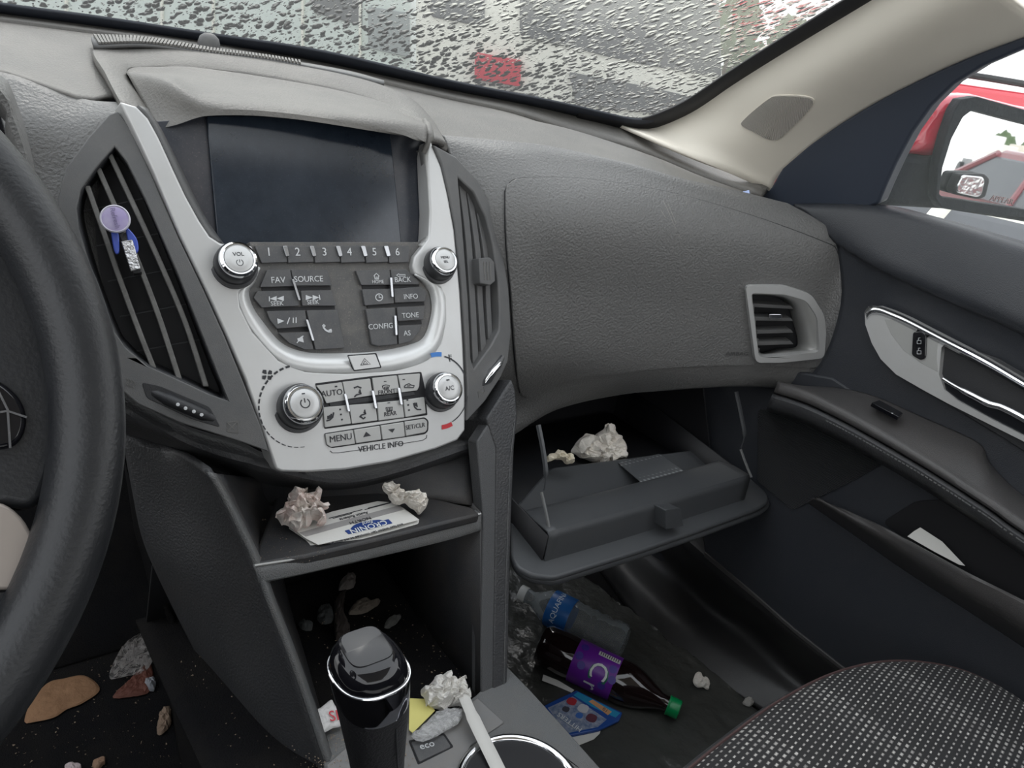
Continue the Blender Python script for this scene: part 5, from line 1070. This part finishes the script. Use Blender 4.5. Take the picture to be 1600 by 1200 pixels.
tag(crumple('paper_scrap', [(102, 1200), (112, 1194), (126, 1197), (124, 1208), (106, 1212)], FL, .006, plastic('pink_paper', (.5, .42, .42), .8), seed=47, n=24), 'pinkish white scrap at the bottom edge of the driver floor', 'paper scrap')
# crumbs
def crumbs(name, n, fn, mat, lab, smin=.0006, smax=.0022):
    V = []; F = []
    for i in range(n):
        c = fn(); s = random.uniform(smin, smax); k = len(V)
        for q in range(4): V.append(c+Vector((random.uniform(-1, 1), random.uniform(-1, 1), random.uniform(0, 1)))*s)
        F += [(k, k+1, k+2), (k, k+1, k+3), (k+1, k+2, k+3), (k, k+2, k+3)]
    return tag(mesh(name, V, F, mat, None, smooth=False), lab, 'crumbs', None, 'stuff')
R = random.uniform
CRM = plastic('crumb_tan', (.26, .20, .14), .9)
crumbs('crumbs', 420, lambda: Vector((R(-.36, -.12), R(.66, 1.0), .101)), CRM, 'fine crumbs and grit scattered on the driver carpet')
crumbs('crumbs', 500, lambda: CT(R(470, 640)+R(-20, 20), R(1120, 1200), .0035), CRM, 'brown crumbs and grit around the gear shifter base', .0004, .0014)
crumbs('crumbs', 300, lambda: Vector((R(-.16, .13), R(.50, .70), .325)), CRM, 'crumbs on the floor of the console bin', .0005, .0016)
crumbs('crumbs', 260, lambda: SH(R(400, 520), R(800, 880), .001), CRM, 'dust and crumbs on the left of the shelf', .0003, .0008)
# vent clip air freshener
vc = thing('air_freshener_clip', VL(190, 365), 'round purple and white air freshener clipped to the left vent slats', 'air freshener')
c0 = VL(180, 342, .020)
lathe('disc', c0, VL.n, [(.0105, -.003), (.0118, -.002), (.0118, .001), (.0110, .0020), (.0102, .001)], plastic('white_rim', (.66, .64, .72), .3), vc, n=48)
lathe('disc_face', c0, VL.n, [(.0103, -.001), (.0102, .0012), (.007, .0020), (.0001, .0022)], plastic('lilac', (.36, .30, .52), .25, dust=.5, dcol=(.6, .58, .66), dscale=60), vc, n=48)
text('lettering', 'Refresh', c0+VL.n*.0036, VL(186, 362)-VL(176, 328), VL(192, 338)-VL(168, 348), .0058, plastic('lilac_ink', (.18, .15, .28), .5), vc)
vb = plastic('violet_plastic', (.06, .10, .45), .2); 
slab('wing', smpx([(174, 361), (184, 363), (186, 372), (186, 395), (180, 396), (176, 382)], 20), VL, .014, .008, vb, vc, bevel=.001)
slab('wing', smpx([(196, 355), (202, 358), (214, 374), (216, 392), (208, 396), (200, 376)], 20), VL, .014, .008, vb, vc, bevel=.001)
slab('clip_body', rnd([(186, 366), (198, 362), (222, 426), (208, 428)], 3), VL, .012, -.004, M_BLK, vc, bevel=.001)
slab('foil_strip', rnd([(189, 377), (207, 374), (220, 420), (204, 424)], 2), VL, .016, .012, plastic('crinkled_silver', (.55, .55, .56), .2, 1, 300, metal=.7), vc, bevel=.001)
tag(crumple('clip_fragment', [(1157, 304), (1163, 300), (1170, 299), (1171, 306), (1163, 309)], Pl(at(1164, 305, y=.672), (-.3, -.4, .9)), .004, plastic('blue_white', (.45, .55, .85), .3), seed=50, n=20), 'tiny blue and white fragment lying on the dash near the pillar', 'fragment')
# ================================================================== OUTSIDE
M_ASPH = plastic('wet_gravel', (.42, .41, .39), .55, .6, 3, .5, (.24, .235, .22), dscale=1.5)
tag(mesh('ground', [(-30, -30, -.32), (40, -30, -.32), (40, 50, -.32), (-30, 50, -.32)], [(0, 1, 2, 3)], M_ASPH, None, solid=.05), 'pale wet gravel lot outside the car', None, None, 'structure')
WHT = plastic('white_vehicle_paint', (.88, .87, .78), .3); WHG = plastic('greenish_white_paint', (.66, .73, .69), .3)
DGL = plastic('dark_vehicle_glass', (.10, .105, .115), .12); GRY = plastic('grey_bumper', (.14, .145, .15), .5)
fd = Vector((.670, .742, 0)).normalized()
OP = Pl(Vector((CAM.x, CAM.y, .9))+fd*3.6, -fd, (.742, -.67, 0))
van = thing('white_van', OP(900, 250)*1.0, 'white van with large dark windows and a red tail lamp beyond the windshield', 'van')
van.location.z = -.32
slab('body', [(646, -330), (1090, -260), (1112, -200), (1134, 150), (1132, 400), (646, 330)], OP, 0, -.9, WHT, van, bevel=.06, bseg=4)
slab('window', rnd([(812, -250), (1096, -190), (1124, 0), (1128, 122), (1000, 100), (812, 56)], 8), OP, .012, -.02, DGL, van, bevel=.006)
slab('window', rnd([(670, -260), (757, -250), (757, 42), (672, 26)], 8), OP, .012, -.02, DGL, van, bevel=.006)
slab('tail_lamp', rnd([(742, 81), (815, 94), (813, 136), (741, 124)], 4), OP, .03, -.02, plastic('red_lens', (.62, .02, .05), .2, coat=1), van, bevel=.01)
slab('bumper', rnd([(700, 128), (842, 150), (840, 190), (700, 165)], 4), OP, .08, -.02, GRY, van, bevel=.02)
slab('lower_panel', rnd([(888, 112), (1000, 133), (1086, 152), (1078, 184), (900, 162)], 6), OP, .02, -.02, GRY, van, bevel=.01)
OT = Pl(Vector((CAM.x, CAM.y, .9))+fd*5.2, -fd, (.742, -.67, 0))
tr_ = thing('white_trailer', OT(400, 250), 'long greenish white trailer seen through the left of the windshield', 'trailer'); tr_.location.z = -.32
slab('body', [(-900, -500), (640, -200), (640, 260), (-900, -60)], OT, 0, -2.0, WHG, tr_, bevel=.06)
for x in (-700, -500, -300, -100, 100, 250, 330, 470, 560): slab('rib', [(x, -450), (x+4, -450), (x+4, x*.2+60), (x, x*.2+60)], OT, .02, -.01, WHT, tr_, bevel=.005)
slab('panel', [(490, -100), (565, -90), (565, 40), (490, 20)], OT, .015, -.01, GRY, tr_, bevel=.005)
slab('panel', [(575, 10), (640, 20), (640, 90), (575, 75)], OT, .015, -.01, plastic('pale_grey_panel', (.34, .37, .37), .4), tr_, bevel=.005)
slab('chassis', [(-900, -60), (640, 245), (640, 262), (-900, -40)], OT, .02, -1.9, GRY, tr_, bevel=.01)
LEAFG = plastic('tree_green', (.06, .10, .035), .8, 1, 4, .6, (.12, .17, .07), dscale=3)
def tree(px, py, dist, r, lab, g='trees beyond the lot', dirn=None, org=None):
    c = (org or CAM)+((dirn or ray(px, py)).normalized())*dist
    t = thing('tree', (c.x, c.y, -.32), lab, 'tree', g)
    V = []; F = []; n = 26; m = 16
    for i in range(m+1):
        th = math.pi*i/m
        for j in range(n):
            ph = 2*math.pi*j/n; u = Vector((math.sin(th)*math.cos(ph), math.sin(th)*math.sin(ph), math.cos(th)*1.15))
            V.append(c+u*r*(1+.35*noise.noise(u*2.5+c)+.25*noise.noise(u*7+c)))
    for i in range(m):
        for j in range(n): F.append((i*n+j, i*n+(j+1) % n, (i+1)*n+(j+1) % n, (i+1)*n+j))
    mesh('crown', V, F, LEAFG, t)
    tube('trunk', [(c.x, c.y, -.32), (c.x, c.y, c.z)], [r*.12, r*.08], plastic('bark', (.10, .08, .06), .9), t, n=10)
tree(1150, 40, 16, .42, 'green tree seen just right of the white van through the windshield')
tree(1165, 120, 17, .5, 'low green tree beside the van near the pillar')
tree(1232, 60, 18, .36, 'green treetop under the bright sky near the pillar')
def car(name, lab, cat, pos, rot, paint, L=4.5, Wd=1.8, H=1.45, van_=False):
    t = thing(name, pos, lab, cat); R_ = Matrix.Rotation(rot, 3, 'Z'); P0 = Vector(pos)
    def tf(x, y, z): return P0+R_ @ Vector((x, y, z))
    hb = .88 if not van_ else 1.0
    prof = [(-L/2, .30), (-L/2+.02, .65), (-L/2+.10, hb-.12), (-L/2+.95, hb-.02), (-L/2+1.3, hb), (L/2-.5, hb+.02), (L/2-.06, hb-.05), (L/2, .6), (L/2-.03, .30), (L/2-.5, .22), (-L/2+.5, .22)]
    n = len(prof); V = []; 
    for y, k in ((-Wd/2+.06, .985), (-Wd/2, 1), (Wd/2, 1), (Wd/2-.06, .985)):
        V += [tf(x*k, y, z) for x, z in prof]
    F = [tuple(range(n)), tuple(range(4*n-1, 3*n-1, -1))]+[(a*n+i, a*n+(i+1) % n, (a+1)*n+(i+1) % n, (a+1)*n+i) for a in range(3) for i in range(n)]
    mesh('body', V, F, paint, t, bevel=.03, bseg=3)
    x0, x1, x2, x3 = -L/2+1.15, -L/2+1.95, L/2-1.0, L/2-.45
    if van_: x2, x3 = L/2-.35, L/2-.12
    wi = Wd/2-.08; wt = Wd/2-.26
    base = [(x0, -wi), (x3, -wi), (x3, wi), (x0, wi)]; top = [(x1, -wt), (x2, -wt), (x2, wt), (x1, wt)]
    def gh(k0, k1, z0, z1, nm, mat, grow=0):
        f = lambda k: [(b[0]*(1-k)+a[0]*k, b[1]*(1-k)+a[1]*k) for a, b in zip(top, base)]
        V = [tf(x, y, z0) for x, y in f(k0)]+[tf(x, y, z1) for x, y in f(k1)]
        mesh(nm, V, [(0, 1, 2, 3), (7, 6, 5, 4)]+[(i, (i+1) % 4, (i+1) % 4+4, i+4) for i in range(4)], mat, t, bevel=.04, bseg=3)
    gh(0, .92, hb-.03, H-.07, 'cabin_glass', DGL); gh(.86, 1.05, H-.13, H, 'roof', paint)
    for sx, bx, tx in ((-1, x0, x1), (1, x3, x2)):
        for sy in (-1, 1): tube('roof_pillar', [tf(bx, sy*wi, hb-.02), tf(tx, sy*wt, H-.06)], .045, paint, t, n=8)
    for sy in (-1, 1): tube('roof_pillar', [tf((x1+x2)/2+.1, sy*(wi+.0), hb-.02), tf((x1+x2)/2+.05, sy*wt, H-.06)], .04, paint, t, n=8)
    for sx in (-L/2+.85, L/2-.85):
        for sy in (-1, 1):
            w = lathe('wheel', tf(sx, sy*(Wd/2-.10), .32), R_ @ Vector((0, sy, 0)), [(.31, -.1), (.32, -.08), (.32, .09), (.30, .11), (.2, .11), (.19, .095), (.03, .09), (.0001, .10)], M_RUB, t, n=28)
            lathe('hub', tf(sx, sy*(Wd/2+.005), .32), R_ @ Vector((0, sy, 0)), [(.19, -.01), (.18, .005), (.05, .012), (.0001, .012)], M_SILV, w, n=20)
    for sy in (-1, 1):
        bx = lambda nm, x, y, z, s, m: box(nm, tf(x, y, z), s, m, t, .015, rot)
        bx('headlamp', -L/2+.06, sy*(Wd/2-.28), .66, (.12, .34, .13), plastic('lamp_glass', (.6, .62, .62), .1)); bx('tail_lamp', L/2-.04, sy*(Wd/2-.2), .75, (.10, .26, .16), MATS['red_lens'])
    if van_:
        for sy in (-1, 1): tube('roof_rail', [tf(x1+.2, sy*(wt-.05), H+.03), tf((x1+x2)/2, sy*(wt-.05), H+.06), tf(x2-.1, sy*(wt-.05), H+.03)], .022, M_RUB, t, n=8, seg=12)
    return t
def far(px, py, dist, z=-.32):
    v = ray(px, py); v.z = 0; v.normalize(); return (CAM.x+v.x*dist, CAM.y+v.y*dist, z)
car('red_suv', 'bright red sport utility car with black roof rails outside the passenger window', 'car', far(1690, 200, 7.0), math.radians(100), plastic('bright_red_paint', (.62, .02, .04), .2, coat=1), L=4.7, Wd=1.85, H=1.78, van_=True)
car('white_car', 'low white car parked just beyond the door mirror', 'car', far(1740, 330, 4.7), math.radians(96), WHT, L=3.6, H=1.18)
# door mirror
mc = at(1545, 250, x=.985)
dm = (mc-CAM).normalized(); rdv = Vector((.22, -1, -.005)).normalized(); mn_ = (rdv-dm).normalized()
MR = Pl(mc, mn_, (1, 0, 0))
mir = thing('door_mirror', mc+Vector((0, 0, -.12)), 'red and black passenger door mirror wet with raindrops', 'mirror')
gpx_ = [(1517, 174), (1524, 173), (1600, 193), (1760, 232), (1760, 362), (1600, 327), (1474, 309), (1468, 303), (1473, 262), (1487, 217), (1505, 183)]
fo = [(1503, 155), (1527, 151), (1600, 171), (1770, 208), (1780, 380), (1600, 341), (1500, 330), (1472, 325), (1462, 310), (1466, 258), (1478, 212), (1492, 172)]
M_WET = plastic('wet_black_plastic', (.009, .011, .015), .6, .6, 120, spec=.15)
slab('frame', fo, MR, .006, -.015, M_WET, mir, bevel=.005, holes=[gpx_], bseg=3)
M_MIR = plastic('mirror_glass', (.88, .9, .9), .015, 0, metal=1)
slab('mirror_glass', [(1520, 165), (1770, 222), (1770, 372), (1600, 335), (1466, 316), (1462, 300), (1470, 255), (1486, 205)], MR, -.008, -.012, M_MIR, mir, bevel=0, smooth=False)
stext('APPEAR', 1566, 313, .013, plastic('etched_grey', (.30, .2, .2), .5), mir, MR, h=-.0072)
M_REDW = plastic('wet_red_paint', (.50, .03, .055), .18, .5, 90, coat=1)
slab('painted_shell', [(1466, 153), (1500, 149), (1530, 148), (1600, 166), (1790, 200), (1790, 260), (1530, 240), (1456, 247), (1404, 240), (1425, 205), (1446, 176)], MR, -.017, -.085, M_REDW, mir, bevel=.02, bseg=5)
slab('mounting_foot', [(1340, 280), (1400, 238), (1456, 246), (1520, 240), (1790, 300), (1790, 385), (1600, 347), (1480, 328), (1372, 322), (1330, 330)], MR, -.018, -.08, M_WET, mir, bevel=.012, bseg=4)
bs_ = thing('blind_spot_mirror', MR(1516, 290), 'small square convex blind spot mirror stuck on the door mirror glass', 'mirror')
slab('rim', rnd([(1500, 272), (1540, 272), (1548, 280), (1541, 308), (1530, 312), (1492, 304), (1490, 296)], 5), MR, .012, -.007, M_RUB, bs_, bevel=.003)
o = slab('convex_glass', rnd([(1504, 273), (1537, 276), (1540, 283), (1535, 305), (1528, 309), (1496, 302), (1494, 294)], 5), MR, .0135, .009, plastic('convex_mirror', (.75, .76, .76), .12, .3, 60, metal=1), bs_, bevel=.003)
def mray(px, py, dist, z=None):
    p = MR(px, py, -.008); d = (p-CAM).normalized(); r = d-mn_*2*d.dot(mn_); q = p+r*dist
    if z is not None: q.z = z
    return q
car('maroon_car', 'maroon car with a dark windshield reflected in the door mirror', 'car', mray(1655, 280, 9.0, -.32), math.radians(70), plastic('maroon_paint', (.20, .03, .04), .25, coat=1), L=4.3, H=1.42)
for (px, ds, sc, lab, c) in ((1523, 40, .62, 'white box truck reflected in the middle of the door mirror', (.62, .61, .58)), (1556, 46, .5, 'smaller white box truck reflected beside the antenna line', (.6, .58, .52)), (1588, 50, .6, 'cream box truck reflected near the right edge of the mirror', (.55, .5, .42))):
    q = mray(px, 262, ds, -.32); t = thing('box_truck', q, lab, 'truck')
    box('cargo_box', q+Vector((0, 0, 1.0*sc+1.0)), (1.6*sc, 4.0*sc, 1.7*sc), plastic('truck%d' % px, c, .5), t, .05); box('cab', q+Vector((0, 2.6*sc, .9*sc+.3)), (1.5*sc, 1.4*sc, 1.5*sc), WHT, t, .1)
    box('chassis', q+Vector((0, 0, .75)), (1.2*sc, 4*sc, .5), GRY, t, .03)
    for sx in (-.7*sc, .7*sc):
        for sy in (-1.3*sc, 2.3*sc): lathe('wheel', q+Vector((sx, sy, .42)), (1, 0, 0), [(.40, -.1), (.42, -.08), (.42, .08), (.40, .1), (.0001, .1)], M_RUB, t, n=20)
for px, py in ((1565, 232), (1615, 236), (1675, 240)):
    q = mray(px, py, 60); tree(0, 0, (q-CAM).length, .8, ['hazy green tree reflected behind the trucks', 'second hazy green tree reflected at the mirror edge', 'third green tree reflected past the mirror edge'][(px-1565)//50], 'trees reflected in the mirror', dirn=(q-CAM))
